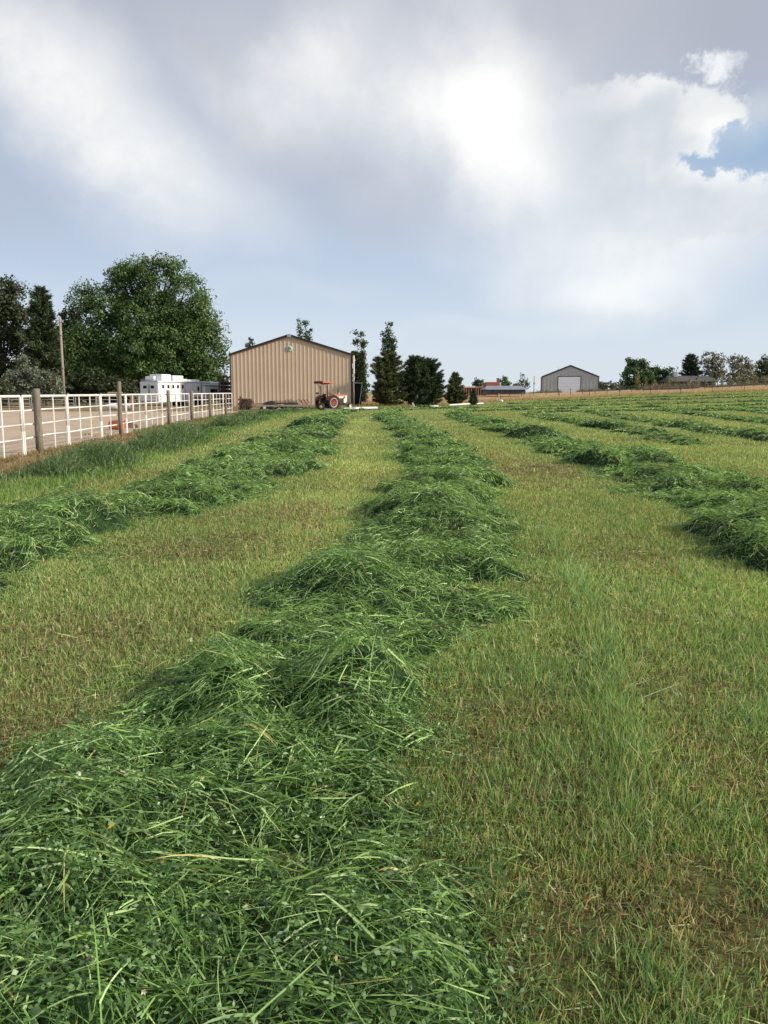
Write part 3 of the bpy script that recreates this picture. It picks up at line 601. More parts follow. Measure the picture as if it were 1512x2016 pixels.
def weeds():   # dry weeds on the dirt verge, yard and pasture edge
    parts = []
    n = 60000; y = 10+(76-10)*rng.random(n)**1.5; x = rng.uniform(FX(y)-.2, np.interp(y, [0, 15, 24, 40, 60, 72], [-6.9, -7.1, -7.4, -8.3, -8.6, -8.2])); pr = fbm(x*1.2, y*.9, 301, 3); k = rng.random(n) < np.clip(pr*3-.9, .05, 1)*np.where(x > FX(y)+.15, 1, .45); x, y, pr = x[k], y[k], pr[k]; n = len(x)
    h = rng.uniform(.03, .12, n)*(.5+pr); w = np.maximum(.004, .0009*y); D = np.stack([rng.normal(size=n)*.6, rng.normal(size=n)*.6, np.ones(n)], 1); D /= np.linalg.norm(D, axis=1, keepdims=True)
    V, F = blades(np.stack([x, y, terr(x, y)+.01], 1), D, h, w, np.zeros((n, 3)), 1)
    gr = fbm(x*.7, y*.4, 311, 2)[:, None]; c = np.where(rng.random((n, 1)) < np.clip(gr*2.4-.75, 0, 1), pick([(.11, .16, .05), (.17, .22, .07)], [1, 1], n), pick([(.30, .21, .11), (.38, .29, .16), (.20, .13, .07)], [3, 2, 2], n))
    parts.append((V, F, rep(c, 4)))
    m = 26000; a = rng.uniform(-.06, .56, m); e = np.interp(a, ex, ey); y = e+rng.uniform(-1.2, 1, m)+40*rng.random(m)**3; x = a*y
    h = rng.uniform(.25, .5, m); D = np.stack([rng.normal(size=m)*.25, rng.normal(size=m)*.25, np.ones(m)], 1); D /= np.linalg.norm(D, axis=1, keepdims=True)
    V, F = blades(np.stack([x, y, terr(x, y)-.02], 1), D, h, np.full(m, .07), np.zeros((m, 3)), 1); parts.append((V, F, rep(pick([(.42, .30, .16), (.50, .38, .22), (.32, .24, .12), (.2, .2, .08)], [3, 3, 2, .6], m, .1), 4)))
    m = 9000; y = rng.uniform(76, 100, m); x = rng.uniform(-20, 3, m); k = fbm(x*.5, y*.5, 331, 2) > .5; x, y = x[k], y[k]; m = len(x)
    D = np.stack([rng.normal(size=m)*.3, rng.normal(size=m)*.3, np.ones(m)], 1); D /= np.linalg.norm(D, axis=1, keepdims=True)
    V, F = blades(np.stack([x, y, terr(x, y)], 1), D, rng.uniform(.1, .4, m), np.full(m, .06), np.zeros((m, 3)), 1); parts.append((V, F, rep(pick([(.34, .26, .14), (.2, .24, .08), (.14, .2, .06)], [3, 2, 2], m, .1), 4)))
    V, F, C = merge(parts); tag(npmesh('dry_weeds', V, F, M['blade'], col=C), kind='stuff')
weeds()
# ------------------------------------------------------------------ buildings
def corrugated(name, mat, p0, p1, zb, topfn, pitch=.3, depth=.025, parent=None, nrm=(0, -1)):
    """ribbed sheet wall from p0 to p1 (local x,y), top height from topfn(t metres along)"""
    p0 = np.array(p0, float); p1 = np.array(p1, float); Ls = np.linalg.norm(p1-p0); d = (p1-p0)/Ls; nn = np.array(nrm, float)
    n = max(2, int(Ls/pitch)); ss = []
    for k in range(n):
        s0 = k*Ls/n; q = Ls/n
        for f, o in ((0, 0), (.55, 0), (.66, 1), (.86, 1), (.97, 0)): ss.append((s0+f*q, o))
    ss.append((Ls, 0)); V = []
    for s, o in ss:
        p = p0+d*s+nn*o*depth; V += [(p[0], p[1], zb), (p[0], p[1], topfn(s))]
    F = [(2*k, 2*k+2, 2*k+3, 2*k+1) for k in range(len(ss)-1)]
    return npmesh(name, V, F, mat, parent)
def gable_barn(name, x, y, z, rz, Wd, eave, peak, depth, wall, trim, roofm, pitch, label, cat='barn', pk=.5, gable_trim=.16):
    r = empty(name, (x, y, z), rz, label=label, cat=cat)
    top = lambda s: eave+(peak-eave)*(s/(Wd*pk) if s < Wd*pk else (Wd-s)/(Wd*(1-pk)))
    # front wall insert peak vertex by building two sheets
    xm = Wd*pk
    f = corrugated('front_wall', wall, (0, 0), (xm, 0), 0, lambda s: top(s)-.02, pitch, .02, r)
    g = corrugated('front_wall', wall, (xm, 0), (Wd, 0), 0, lambda s: top(s+xm)-.02, pitch, .02, r)
    # join both halves of the front wall into one mesh
    v = [tuple(p.co) for p in f.data.vertices]+[tuple(p.co) for p in g.data.vertices]; n = len(f.data.vertices)
    F = [tuple(p.vertices) for p in f.data.polygons]+[tuple(i+n for i in p.vertices) for p in g.data.polygons]
    for o in (f, g): me = o.data; bpy.data.objects.remove(o); bpy.data.meshes.remove(me)
    npmesh('front_wall', v, F, wall, r)
    corrugated('side_wall', wall, (Wd, 0), (Wd, depth), 0, lambda s: eave, pitch, .03, r, (1, 0))
    corrugated('side_wall', wall, (0, depth), (0, 0), 0, lambda s: eave, pitch, .03, r, (-1, 0))
    b = MB(); b.add([(0, depth, 0), (Wd, depth, 0), (Wd, depth, eave), (xm, depth, peak), (0, depth, eave)], [(0, 1, 2, 3, 4)]); b.build('rear_wall', wall, r)
    t = .10; e = .12; sl = (peak-eave)/xm; sr = (peak-eave)/(Wd-xm)
    b = MB(); b.prism([(-e, eave-e*sl), (xm, peak), (Wd+e, eave-e*sr), (Wd+e, eave-e*sr+t), (xm, peak+t), (-e, eave-e*sl+t)], -e, depth+e); b.build('roof', roofm, r)
    gt = gable_trim; b = MB()
    b.prism([(-e-.02, eave-e*sl-gt+.08), (xm, peak-gt+.04), (xm, peak+t+.03), (-e-.02, eave-e*sl+t+.03)], -e-.06, -e+.0-.003)
    b.prism([(xm+.001, peak-gt+.04), (Wd+e+.02, eave-e*sr-gt+.08), (Wd+e+.02, eave-e*sr+t+.03), (xm+.001, peak+t+.03)], -e-.06, -e-.003)
    b.build('gable_trim', trim, r)
    return r, top
def unit(d): return math.hypot(*d)
# tan barn
bx0, by0 = X(455, 90), 90.0; brz = R(2.2)
Wd = 13.25
barn, btop = gable_barn('barn', bx0, by0, 0, brz, Wd, H(696, 90)-.12, H(660, 90)+.02, 24, pmat('tan ribbed steel', (.62, .475, .335), .55, .05, .5), M['trim'], M['trim'], .42, 'tall tan corrugated steel barn with dark brown gable trim and a round emblem', pk=.485)
b = MB(); b.box((-.07, -.05, 0), (.06, .06, H(696, 90)-.2)); b.build('corner_trim', M['trim'], barn)
b = MB(); b.box((Wd-.12, -.06, 0), (Wd+.05, .06, H(696, 90)-.2)); b.build('corner_trim', M['trim'], barn)
b = MB(); b.tube([(Wd+.20, -.08, .1), (Wd+.20, -.08, H(696, 90)-.2)], .085, 8); b.tube([(Wd+.2, -.08, .12), (Wd+.2, -.5, .02)], .08, 8); b.build('lit_corner_strip', pmat('pale tan lit strip', (.74, .62, .48), .5, .05, 2), barn)  # pale tube stands for the sunlit corner; its brightness is in the colour
b = MB(); xm = Wd*.485; b.box((xm-.22, -.24, H(662, 90)-.12), (xm+.22, .5, H(662, 90)+.22)); b.build('ridge_cap', M['galv'], barn, bevel=.05)
ex_, ez_ = Wd*.485+.02, H(686, 90)
em = MB(); em.lathe([(0, -.09), (.30, -.09), (.33, -.07), (.33, -.03)], (ex_, 0, ez_), 'y', 32); em = em.build('emblem', M['mint'], barn)
for k, (ax, az_, sc, rot) in enumerate([(-.10, -.01, 1, .35), (.10, -.01, 1, -.35), (-.055, .12, .62, .8), (.06, .12, .62, -.8)]):
    b = MB(); hp = []
    for q in range(16):
        t = 2*math.pi*q/16; px = .085*math.sin(t)**3*1.05; pz = (.085*(13*math.cos(t)-5*math.cos(2*t)-2*math.cos(3*t)-math.cos(4*t))/16)
        px, pz = px*sc, -pz*sc*1.1 if k < 2 else pz*sc; hp.append((ex_+ax+px*math.cos(rot)-pz*math.sin(rot), ez_+az_+px*math.sin(rot)+pz*math.cos(rot)))
    b.prism(hp, -.105, -.0925); b.build('clover_leaf', M['clover'], em)
# lean-to right of the barn
lx, ly = X(692, 93), 93.0
lt = empty('lean_to', (lx, ly, 0), R(2.2), label='dark open lean-to shed standing against the right side of the tan barn', cat='shed')
hL = H(753, 93); wL = X(713, 93)-lx
b = MB(); b.box((0, -.1, hL-.1), (wL+.1, 6, hL)); b.build('roof', M['galv'], lt)
b = MB(); b.box((.05, .15, .75), (wL-.1, 5.9, hL-.103)); b.build('wall', M['dark'], lt)  # solid near-black block: the lean-to's interior shade put into colour
b = MB(); b.bar((wL, 0, hL-.1), (wL-.35, -.35, 0), .09); b.build('post', M['galv'], lt)
b = MB(); b.bar((.1, 0, hL-.1), (.1, 0, 0), .09); b.build('post', M['galv'], lt)
for xx in (.3, .8):
    b = MB(); b.lathe([(.02, -.1), (.34, -.1), (.34, .1), (.02, .1)], (xx, .6, .35), 'y', 16); b.build('wheel', M['black'], lt)
# timber rack left of barn
tx, ty = X(432, 93), 93.0
tr = empty('timber_shed', (tx, ty, 0), 0, label='dark open timber shelter between the white trailer and the tan barn', cat='shed')
hT = H(741, 93)
b = MB(); b.box((-.1, -.1, hT-.12), (1.55, 4, hT)); b.build('roof', M['trim'], tr)
for k, xx in enumerate((0, .5, 1.0, 1.45)):
    b = MB(); b.box((xx-.06, -.06, 0), (xx+.06, .06, hT-.123)); b.build('post', M['trim'], tr)
for k in range(6):
    b = MB(); b.box((.07+.0*k, .2+.003*k, .3+k*.42), (1.4, 3.9, .62+k*.42)); b.build('stacked_board', M['dark'], tr)
# grey barn
gd = 230.0
gx, gz = X(1066, gd, 770), H(773.5, gd); gW = X(1172.5, gd, 770)-gx
gW *= 1.02; gb, gtop = gable_barn('grey_barn', gx, gd, gz, R(-10.2), gW, H(741.5, gd)-gz, H(719.5, gd)-gz, 26, M['greymetal'], M['greytrim'], M['roofgrey'], .9, 'grey metal barn with a wide white overhead door beyond the pasture', gable_trim=.35)
b = MB(); dx0, dx1 = X(1098, gd, 770)-gx, X(1140, gd, 770)-gx; dh = H(742, gd)-gz
b.box((dx0-.2, -.10, 0), (dx0, -.04, dh)); b.box((dx1, -.10, 0), (dx1+.2, -.04, dh)); b.box((dx0-.2, -.10, dh), (dx1+.2, -.04, dh+.2)); b.build('door_frame', M['greytrim'], gb)
b = MB()
for k in range(5): b.box((dx0, -.09, k*dh/5+.012), (dx1, -.045, (k+1)*dh/5-.012))
b.build('overhead_door', M['door'], gb)
for xx in (0, gW): 
    b = MB(); b.box((xx-.12, -.09, 0), (xx+.12, .1, H(741.5, gd)-gz-.3)); b.build('corner_trim', M['greytrim'], gb)
for xx, hh in ((X(1098, gd)-gx, .8), (X(1112, gd)-gx, .5)):
    b = MB(); b.tube([(xx, 6, gtop(xx)), (xx, 6, gtop(xx)+.1+hh)], .12, 6); b.build('roof_vent', M['galv'], gb)
# long low grey shed
ld = 185.0; sx, sz = X(957, ld), H(776.5, ld); sW = X(1044, ld)-sx
ls = empty('long_shed', (sx, ld, sz), R(1), label='long low shed with blue-grey metal roof in the dry pasture', cat='shed')
b = MB(); b.box((.3, 0, 0), (sW-1.2, 7, H(766, ld)-sz)); b.build('wall', pmat('dark blue grey wall', (.12, .135, .165), .8, .1, .4), ls)
b = MB(); b.add([(-.4, -1.2, H(767, ld)-sz), (sW-.6, -1.2, H(767, ld)-sz), (sW-1.4, 4, H(759, ld)-sz), (.6, 4, H(759.5, ld)-sz), (-.4, 8, H(767, ld)-sz), (sW-.6, 8, H(767, ld)-sz)], [(0, 1, 2, 3), (3, 2, 5, 4), (0, 3, 4), (1, 5, 2)]); b.build('roof', M['roofgrey'], ls)
for k in range(7):
    xx = .6+k*(sW-2)/6; b = MB(); b.box((xx-.08, -1.1, 0), (xx+.08, -.94, H(767.2, ld)-sz)); b.build('post', M['greytrim'], ls)
# red house under construction
hd = 205.0; hx, hz = X(914, hd), H(778, hd)-.3
rh = empty('unfinished_house', (hx, hd, hz), 0, label='unfinished house of reddish sheathing and bare framing with a chimney', cat='house')
px = lambda u: X(u, hd)-hx
b = MB(); b.box((px(916), 1.0, 0), (px(962), 9, H(763, hd)-hz)); b.build('wall', M['brick'], rh)
b = MB(); b.box((px(957), .0, 0), (px(983.5), 7, H(753, hd)-hz)); b.box((px(960), .5, H(753, hd)-hz), (px(981), 6, H(752, hd)-hz)); b.build('upper_storey', M['brick'], rh)
b = MB(); b.box((px(979.5), 1, 3), (px(984), 2.2, H(744, hd)-hz)); b.build('chimney', M['brick'], rh)
b = MB(); b.add([(px(912), .2, H(763.8, hd)-hz), (px(958), .2, H(763.8, hd)-hz), (px(958), 9, H(761, hd)-hz), (px(914), 9, H(761, hd)-hz), (px(912), .2, H(763.2, hd)-hz), (px(958), .2, H(763.2, hd)-hz), (px(958), 9, H(760.4, hd)-hz), (px(914), 9, H(760.4, hd)-hz)], [(0, 1, 2, 3), (4, 5, 6, 7), (0, 1, 5, 4), (0, 3, 7, 4), (1, 2, 6, 5)]); b.build('roof_deck', M['stud'], rh)
for k in range(10):
    u = 914+k*4.7; b = MB(); b.box((px(u)-.09, .3, 0), (px(u)+.09, .48, H(764, hd)-hz)); b.build('stud', M['stud'], rh)
for k, u in enumerate((921, 931, 944)):
    b = MB(); b.box((px(u), .96, .9), (px(u)+.9, 1.04, 2.1)); b.build('window_opening', M['dark'], rh)
# ranch house at right
rd = 225.0; rx, rzz = X(1322, rd), H(766, rd)-.3
ho = empty('ranch_house', (rx, rd, rzz), 0, label='low house with worn grey roof and dark porch behind the sapling row', cat='house')
px = lambda u: X(u, rd, 755)-rx
b = MB(); b.box((px(1326), 1, 0), (px(1412), 10, H(751, rd)-rzz)); b.build('wall', pmat('dull brown siding', (.11, .10, .09), .9, .2, 1), ho)
b = MB(); b.add([(px(1320), -1, H(751, rd)-rzz), (px(1415), -1, H(751, rd)-rzz), (px(1408), 5, H(739.5, rd)-rzz), (px(1330), 5, H(739, rd)-rzz), (px(1320), 11, H(751, rd)-rzz), (px(1415), 11, H(751, rd)-rzz)], [(0, 1, 2, 3), (3, 2, 5, 4), (0, 3, 4), (1, 5, 2), (0, 4, 5, 1)]); b.build('roof', M['shingle'], ho)
b = MB(); b.box((px(1333), 3.0, H(742, rd)-rzz), (px(1341), 4.2, H(731.5, rd)-rzz)); b.build('rooftop_cooler', M['galv'], ho, bevel=.05)
b = MB(); b.box((px(1381), 3.0, H(743, rd)-rzz), (px(1382.5), 3.3, H(733, rd)-rzz)); b.build('chimney_pipe', M['iron'], ho)
for u in (1345, 1362, 1378, 1390, 1402):
    b = MB(); b.box((px(u), .93, 1.0), (px(u)+1.0, .997, 2.1)); b.build('window', M['glass'], ho)
for u in (1375, 1393, 1410):
    b = MB(); b.box((px(u)-.08, -.8, 0), (px(u)+.08, -.64, H(751.2, rd)-rzz)); b.build('porch_post', M['greytrim'], ho)
rx2 = X(1478, 235)
h2 = empty('outbuilding', (rx2, 235, H(764, 235)-.4), 0, label='grey roofed outbuilding at the right edge behind the saplings', cat='shed')
b = MB(); b.box((0, 0, 0), (9, 8, H(750, 235)-H(764, 235)+.4)); b.build('wall', pmat('dull grey siding', (.13, .13, .125), .9, .2, 1), h2)
b = MB(); e0 = H(750, 235)-H(764, 235)+.4; b.prism([(-1, e0-.1), (9.5, e0-.1), (8.8, e0+.2), (4.3, e0+1.7), (-.4, e0+.2)], -.6, 8.6); b.build('roof', M['shingle'], h2)
# ------------------------------------------------------------------ trees
def leafquads(P, sz, nrm_dir, flat=.5):
    n = len(P); nr = rng.normal(size=(n, 3))+nrm_dir*flat; nr /= np.linalg.norm(nr, axis=1, keepdims=True)+1e-9
    a = rng.normal(size=(n, 3)); u = np.cross(nr, a); u /= np.linalg.norm(u, axis=1, keepdims=True)+1e-9; w = np.cross(nr, u)
    su = (sz*.5)[:, None]; sw = (sz*.34)[:, None]; V = np.empty((n, 4, 3), np.float32)
    V[:, 0] = P-u*su; V[:, 1] = P-w*sw+u*su*.1; V[:, 2] = P+u*su; V[:, 3] = P+w*sw+u*su*.1
    return V.reshape(-1, 3), np.arange(n*4).reshape(n, 4)
def trunk_mesh(pts_list):
    b = MB()
    for pts, rad in pts_list: b.tube(pts, rad, 7, cap=False)
    return b
def broadleaf(name, d, ub, vb, blobs, pal, leaf, dens, label, cat='tree', group=None, trunk_r=.3, sub=1.0, wts=None, depth=.85, base_z=None, bark=None, limbs=True, sparse=0):
    """blobs given as (u, v, ru, rv) outline lumps measured at distance d; each becomes an ellipsoid of leaf clumps with its own depth"""
    x0 = X(ub, d); z0 = Tz(x0, d) if base_z is None else base_z
    r = empty(name, (x0, d, z0), 0, label=label, cat=cat, group=group); PV = []; FV = []; CV = []; n0 = 0; limbs_l = []
    for (u, v, ru, rv) in blobs:
        cx = X(u, d, v)-x0; cz = H(v, d)-z0; rx = ru*d/FPX; rz = rv*d/FPX; ry = min(rx, rz*1.6)*depth; cy = rng.uniform(-.5, .5)*ry
        vol = rx*ry*rz; cr = sub*.5*(.9+.2*rng.random()); k = max(5, int(7.5*(rx*rz+ry*rz+rx*ry)/3/(cr*cr)*.75))
        dirs = rng.normal(size=(k, 3)); dirs /= np.linalg.norm(dirs, axis=1, keepdims=True); rad = rng.uniform(.25, 1.0, k)**.45
        cc = dirs*rad[:, None]*np.array([rx, ry, rz])*.93+np.array([cx, cy, cz]); cc += rng.normal(size=(k, 3))*cr*.3
        cs = cr*rng.uniform(.6, 1.35, k)
        m = max(8, int(dens*cr*cr/(leaf*leaf)*6.5)); q = rng.normal(size=(k, m, 3)); q /= np.linalg.norm(q, axis=2, keepdims=True); rr = rng.random((k, m))**.5*(1+.35*rng.random((k, m)))
        L_ = (cc[:, None]+q*rr[..., None]*cs[:, None, None]*np.array([1, 1, .85])).reshape(-1, 3); qn = (q+np.array([0, 0, .3])+dirs[:, None]*.6).reshape(-1, 3)
        if sparse: kk = rng.random(len(L_)) > sparse; L_ = L_[kk]; qn = qn[kk]
        L_[:, 2] = np.maximum(L_[:, 2], .15)
        n = len(L_); V, F = leafquads(L_, leaf*rng.uniform(.6, 1.35, n), qn, .8); tone = np.repeat(rng.uniform(.8, 1.2, k), m)
        if sparse: tone = tone[kk]
        C = pick(pal, wts or [1]*len(pal), n, .12)*tone[:, None]
        PV.append(V); FV.append(F+n0); CV.append(rep(C, 4)); n0 += len(V)
        tz = max(.6, cz*.35); limbs_l.append(([(0, 0, tz*.6), (cx*.35, cy*.4, tz+(cz-tz)*.4), (cx*.85, cy*.9, cz)], [trunk_r*.5, trunk_r*.3, trunk_r*.08]))
        if limbs:
            for c in cc[rng.integers(0, k, 4)]: limbs_l.append(([(cx*.6, cy*.6, tz+(cz-tz)*.65), tuple((np.array([cx*.6, cy*.6, tz+(cz-tz)*.65])+c)/2+rng.normal(size=3)*.2), tuple(c)], [trunk_r*.18, trunk_r*.1, trunk_r*.03]))
    zt = max(H(b[1], d)-z0 for b in blobs)
    limbs_l.append(([(0, 0, -.2), (0, 0, .3), (.05*zt*.2, 0, zt*.35), (0, 0, zt*.8)], [trunk_r*1.3, trunk_r, trunk_r*.75, trunk_r*.15]))
    trunk_mesh(limbs_l).build('trunk', bark or M['bark'], r)
    npmesh('crown', np.concatenate(PV), np.concatenate(FV), M['leaf'], r, col=np.concatenate(CV)); return r
COT = [(.060, .115, .034), (.09, .16, .048), (.13, .21, .065), (.19, .27, .10)]
broadleaf('cottonwood_tree', 112, 300, 790, [(252,562,38,58),(322,558,36,54),(205,612,44,52),(372,600,42,56),(290,640,95,70),(185,690,48,60),(392,675,42,62),(335,718,85,40),(225,735,70,45),(428,672,17,30),(432,708,17,28),(350,655,70,60),(235,560,20,40),(280,535,20,30),(340,526,17,26),(385,560,16,24),(170,590,22,30),(160,740,40,40),(150,680,30,50),(395,735,45,28),(405,632,22,30),(300,690,80,60)],
          COT, .29, 1.35, 'big broad green cottonwood tree behind the white trailer', trunk_r=.7, sub=2.0, wts=[3, 4, 3, 1])
DK = [(.028, .046, .020), (.042, .064, .026), (.058, .082, .032), (.075, .08, .04)]
broadleaf('elm_tree', 100, 5, 790, [(0,600,45,50),(-60,620,60,60),(30,640,40,50),(15,700,60,60),(-60,710,70,70),(-130,660,70,80),(20,575,22,26)], DK, .34, 1.5, 'tall dark tree at the left edge', trunk_r=.45, sub=1.7)
broadleaf('shade_tree', 118, 150, 790, [(140,640,24,40),(125,700,35,50),(160,745,45,40),(95,740,40,40),(150,610,14,20)], DK, .34, 1.4, 'dark tree filling the gap between the spruce and the cottonwood', trunk_r=.35, sub=1.5)
broadleaf('elm_tree', 128, 215, 790, [(150,700,50,50),(210,720,60,60),(280,740,60,40),(340,745,60,35),(400,755,50,28),(90,740,50,40),(30,740,50,40)], DK, .42, 1.4, 'row of dark trees seen low behind the cottonwood', trunk_r=.35, sub=1.8)
broadleaf('hedge_bush', 99, 150, 790, [(140,768,40,26),(200,772,45,24),(235,768,34,26),(175,745,30,22)], DK, .28, 1.6, 'dark low shrubs along the arena behind the utility pole', cat='bush', trunk_r=.12, sub=1.2)
broadleaf('olive_bush', 84, 62, 790, [(45,728,16,20),(30,745,22,18),(75,748,26,22),(105,757,22,20),(55,768,40,20),(95,775,30,16),(45,708,6,10)], [(.13, .16, .11), (.19, .22, .16), (.26, .28, .20), (.10, .12, .08)], .2, 1.5, 'grey-green silvery bush left of the utility pole', cat='bush', trunk_r=.12, sub=.9)
broadleaf('hedge_bush', 90, -60, 790, [(-60,760,60,30),(10,770,30,22),(-130,750,60,40)], DK, .28, 1.5, 'dark shrubs at the left edge behind the far arena rails', cat='bush', trunk_r=.12, sub=1.2)
def conifer(name, d, ub, vtop, vbase, wpx, pal, label, group=None, prof=1.0, droop=.25, dens=1.0, ns=None, lean=0, base_z=None, skirt=.05, needle=.22):
    x0 = X(ub, d); zb = Tz(x0, d) if base_z is None else base_z; Ht = H(vtop, d)-zb; Rm = wpx/2*d/FPX
    r = empty(name, (x0, d, zb), 0, label=label, cat='tree', group=group); V_ = []; C_ = []
    nb = ns or int(16*Ht*dens+30); br = MB(); Ps = []; Ds = []; Cs = []
    br.tube([(0, 0, -.2), (0, 0, Ht*.5), (lean, 0, Ht*.98)], [Rm*.07+.06, Rm*.05+.03, .02], 7, cap=False)
    lump = rng.uniform(0, 6.28, 4)
    for k in range(nb):
        t = (k+.5)/nb; t = skirt+(1-skirt)*t**.85; z = t*Ht*.97; az = k*2.399+rng.normal()*.3
        env = (1-t)**(.75*prof)*min(1, (t+.12)*3.0)*(1+.2*math.sin(az*2+lump[0]+z*1.3)+.12*math.sin(az*3+lump[1]))+.04
        Lb = Rm*1.12*env*rng.uniform(.72, 1.15); rise = rng.uniform(.0, .55)*(.4+t)
        p0 = np.array([lean*t, 0, z]); dv = np.array([math.cos(az), math.sin(az), rise-droop*.4])
        tip = p0+dv*Lb+np.array([0, 0, .08*Lb]); mid = p0+dv*Lb*.5+np.array([0, 0, -.07*Lb])
        br.tube([tuple(p0), tuple(mid), tuple(tip)], [.035, .022, .008], 4, cap=False)
        m = max(10, int(Lb*85*dens/ (needle/.22))); s = rng.random(m)**.6; q = p0+(mid-p0)*np.minimum(s*2, 1)[:, None]+(tip-mid)*np.maximum(s*2-1, 0)[:, None]
        q = q+rng.normal(size=(m, 3))*np.array([.13, .13, .09])*(Lb*.45+.15)*(1.15-s[:, None]*.6); Ps.append(q)
        dd = np.tile(dv, (m, 1))+rng.normal(size=(m, 3))*.6+np.array([0, 0, .25]); Ds.append(dd/np.linalg.norm(dd, axis=1, keepdims=True)); Cs.append(np.full(m, rng.uniform(.75, 1.3)))
    P = np.concatenate(Ps); D = np.concatenate(Ds); n = len(P); P[:, 2] = np.maximum(P[:, 2], .1)
    V, F = blades(P, D, needle*rng.uniform(.7, 1.7, n), needle*rng.uniform(.28, .5, n), rng.normal(size=(n, 3))*.03, 1)
    C = pick(pal, [1]*len(pal), n, .12)*np.concatenate(Cs)[:, None]
    br.build('trunk', M['bark'], r); npmesh('crown', V, F, M['needle'], r, col=rep(C, 4)); return r
PN = [(.07, .095, .040), (.10, .125, .052), (.14, .155, .065)]
PD = [(.042, .070, .036), (.065, .098, .046), (.095, .125, .060)]
conifer('spruce_tree', 96, 92, 560, 790, 84, PD, 'dark pointed spruce behind the utility pole', dens=1.1, prof=.8, needle=.34, skirt=.12)
conifer('pine_tree', 91, 763, 688, 801, 78, PN, 'broad olive-green pine in front of the tallest poplar', prof=.78, dens=1.5, needle=.2)
conifer('pine_tree', 92, 818, 700, 800, 66, PD, 'dark pine, left of the tight pair right of the olive-green one', prof=.66, dens=1.5, needle=.2)
conifer('pine_tree', 93, 846, 706, 800, 62, PD, 'dark pine, right of the tight pair', prof=.66, dens=1.5, needle=.2)
conifer('pine_tree', 98, 896, 733, 797, 42, PN, 'medium pine standing alone right of the pine pair', prof=.95, dens=1.7, needle=.19)
conifer('pine_sapling', 99, 932, 766, 795, 19, PD, 'small young pine at the edge of the dry pasture', prof=1.1, dens=1.2, needle=.13, ns=110)
POP = [(.045, .075, .030), (.07, .11, .042), (.10, .145, .06)]
def poplar(d, ub, spires, label, leafs=.24, dens=1.9, **k):
    bl = []
    for (u, vt, vb, w) in spires:
        n = max(3, int((vb-vt)/(w*1.1)))
        for j in range(n):
            t = j/(n-1); bl.append((u+rng.normal()*w*.12, vt+w*.5+(vb-vt-w)*t, w*(.18+.34*min(1, t*1.5))*rng.uniform(.75, 1.2), (vb-vt)/n*1.0))
    return broadleaf('poplar_tree', d, ub, 800, bl, POP, leafs, dens, label, group='poplars around the tan barn', trunk_r=.16, sub=.75, limbs=False, sparse=.1, **k)
poplar(106, 708, [(703, 660, 800, 17), (714.5, 657, 800, 19), (708, 700, 800, 26)], 'twin-topped narrow poplar right of the tan barn')
poplar(104, 764, [(759, 644, 760, 14), (768, 640, 760, 16), (774, 668, 740, 9)], 'tallest narrow poplar rising behind the olive-green pine')
poplar(125, 592, [(591, 634, 790, 12)], 'left narrow poplar of the two whose tops show over the barn roof')
poplar(126, 604, [(604, 632, 790, 14), (610, 650, 790, 9)], 'right narrow poplar of the two whose tops show over the barn roof')
poplar(124, 492, [(495, 669, 790, 8), (486, 678, 790, 8)], 'poplar with just its tip over the left slope of the barn roof')
GR = [(.045, .085, .030), (.07, .125, .045), (.10, .16, .06)]
broadleaf('green_tree', 232, 941, 778, [(941,752,9,7),(935,757,6,6),(948,757,6,6),(941,766,8,12)], POP, .5, 1.5, 'small round tree behind the unfinished house', trunk_r=.2, sub=1.3)
broadleaf('green_tree', 232, 993, 778, [(993,748,7,6),(990,756,8,8),(999,757,7,7),(993,768,7,9)], [(.06, .13, .03), (.09, .18, .045)], .5, 1.5, 'bright green tree just right of the red chimney', trunk_r=.2, sub=1.3)
broadleaf('green_tree', 232, 1026, 778, [(1030,746,7,9),(1026,757,13,6),(1016,761,9,5),(1037,758,6,7),(1026,768,9,8)], [(.10, .13, .07), (.15, .18, .10)], .5, 1.2, 'pale loose tree above the right end of the long shed', trunk_r=.2, sub=1.3, sparse=.4)
broadleaf('green_tree', 238, 1257, 768, [(1252,722,20,14),(1245,713,12,8),(1264,718,14,12),(1245,740,26,16),(1268,745,24,18),(1232,757,16,11),(1258,757,28,11)], GR, .55, 1.5, 'dark green tree, left and taller half of the clump left of the low house', trunk_r=.4, sub=1.7)
broadleaf('green_tree', 240, 1300, 768, [(1285,735,14,14),(1300,738,16,14),(1315,738,13,12),(1322,745,9,12),(1292,755,24,12),(1315,757,18,11)], GR, .55, 1.5, 'dark green rounded tree, right half of the clump left of the low house', trunk_r=.4, sub=1.7)
conifer('spruce_tree', 236, 1357, 697, 766, 42, PD, 'dark conical conifer behind the roof of the low house', prof=.72, dens=.7, needle=.55)
GY = [(.13, .135, .095), (.19, .19, .14), (.26, .25, .19), (.10, .105, .07)]
broadleaf('olive_tree', 232, 1405, 766, [(1398,704,16,14),(1388,716,12,10),(1415,712,16,14),(1405,730,22,14),(1420,740,20,14),(1392,744,14,10)], GY, .5, 1.1, 'large sparse grey-olive tree right of the low house', trunk_r=.45, sub=1.5, sparse=.35)
broadleaf('olive_tree', 233, 1455, 766, [(1448,710,14,13),(1464,714,15,13),(1475,725,13,14),(1450,730,18,14),(1470,745,18,14),(1440,748,16,12)], GY, .5, 1.2, 'grey-olive tree left of the dark tree at the right edge', trunk_r=.4, sub=1.5, sparse=.25)
broadleaf('green_tree', 236, 1512, 766, [(1507,715,15,13),(1500,732,16,16),(1525,728,20,20),(1515,750,24,16),(1545,735,20,24),(1492,748,10,13)], PD, .5, 1.5, 'dark tree cut by the right edge of the picture', trunk_r=.4, sub=1.6)
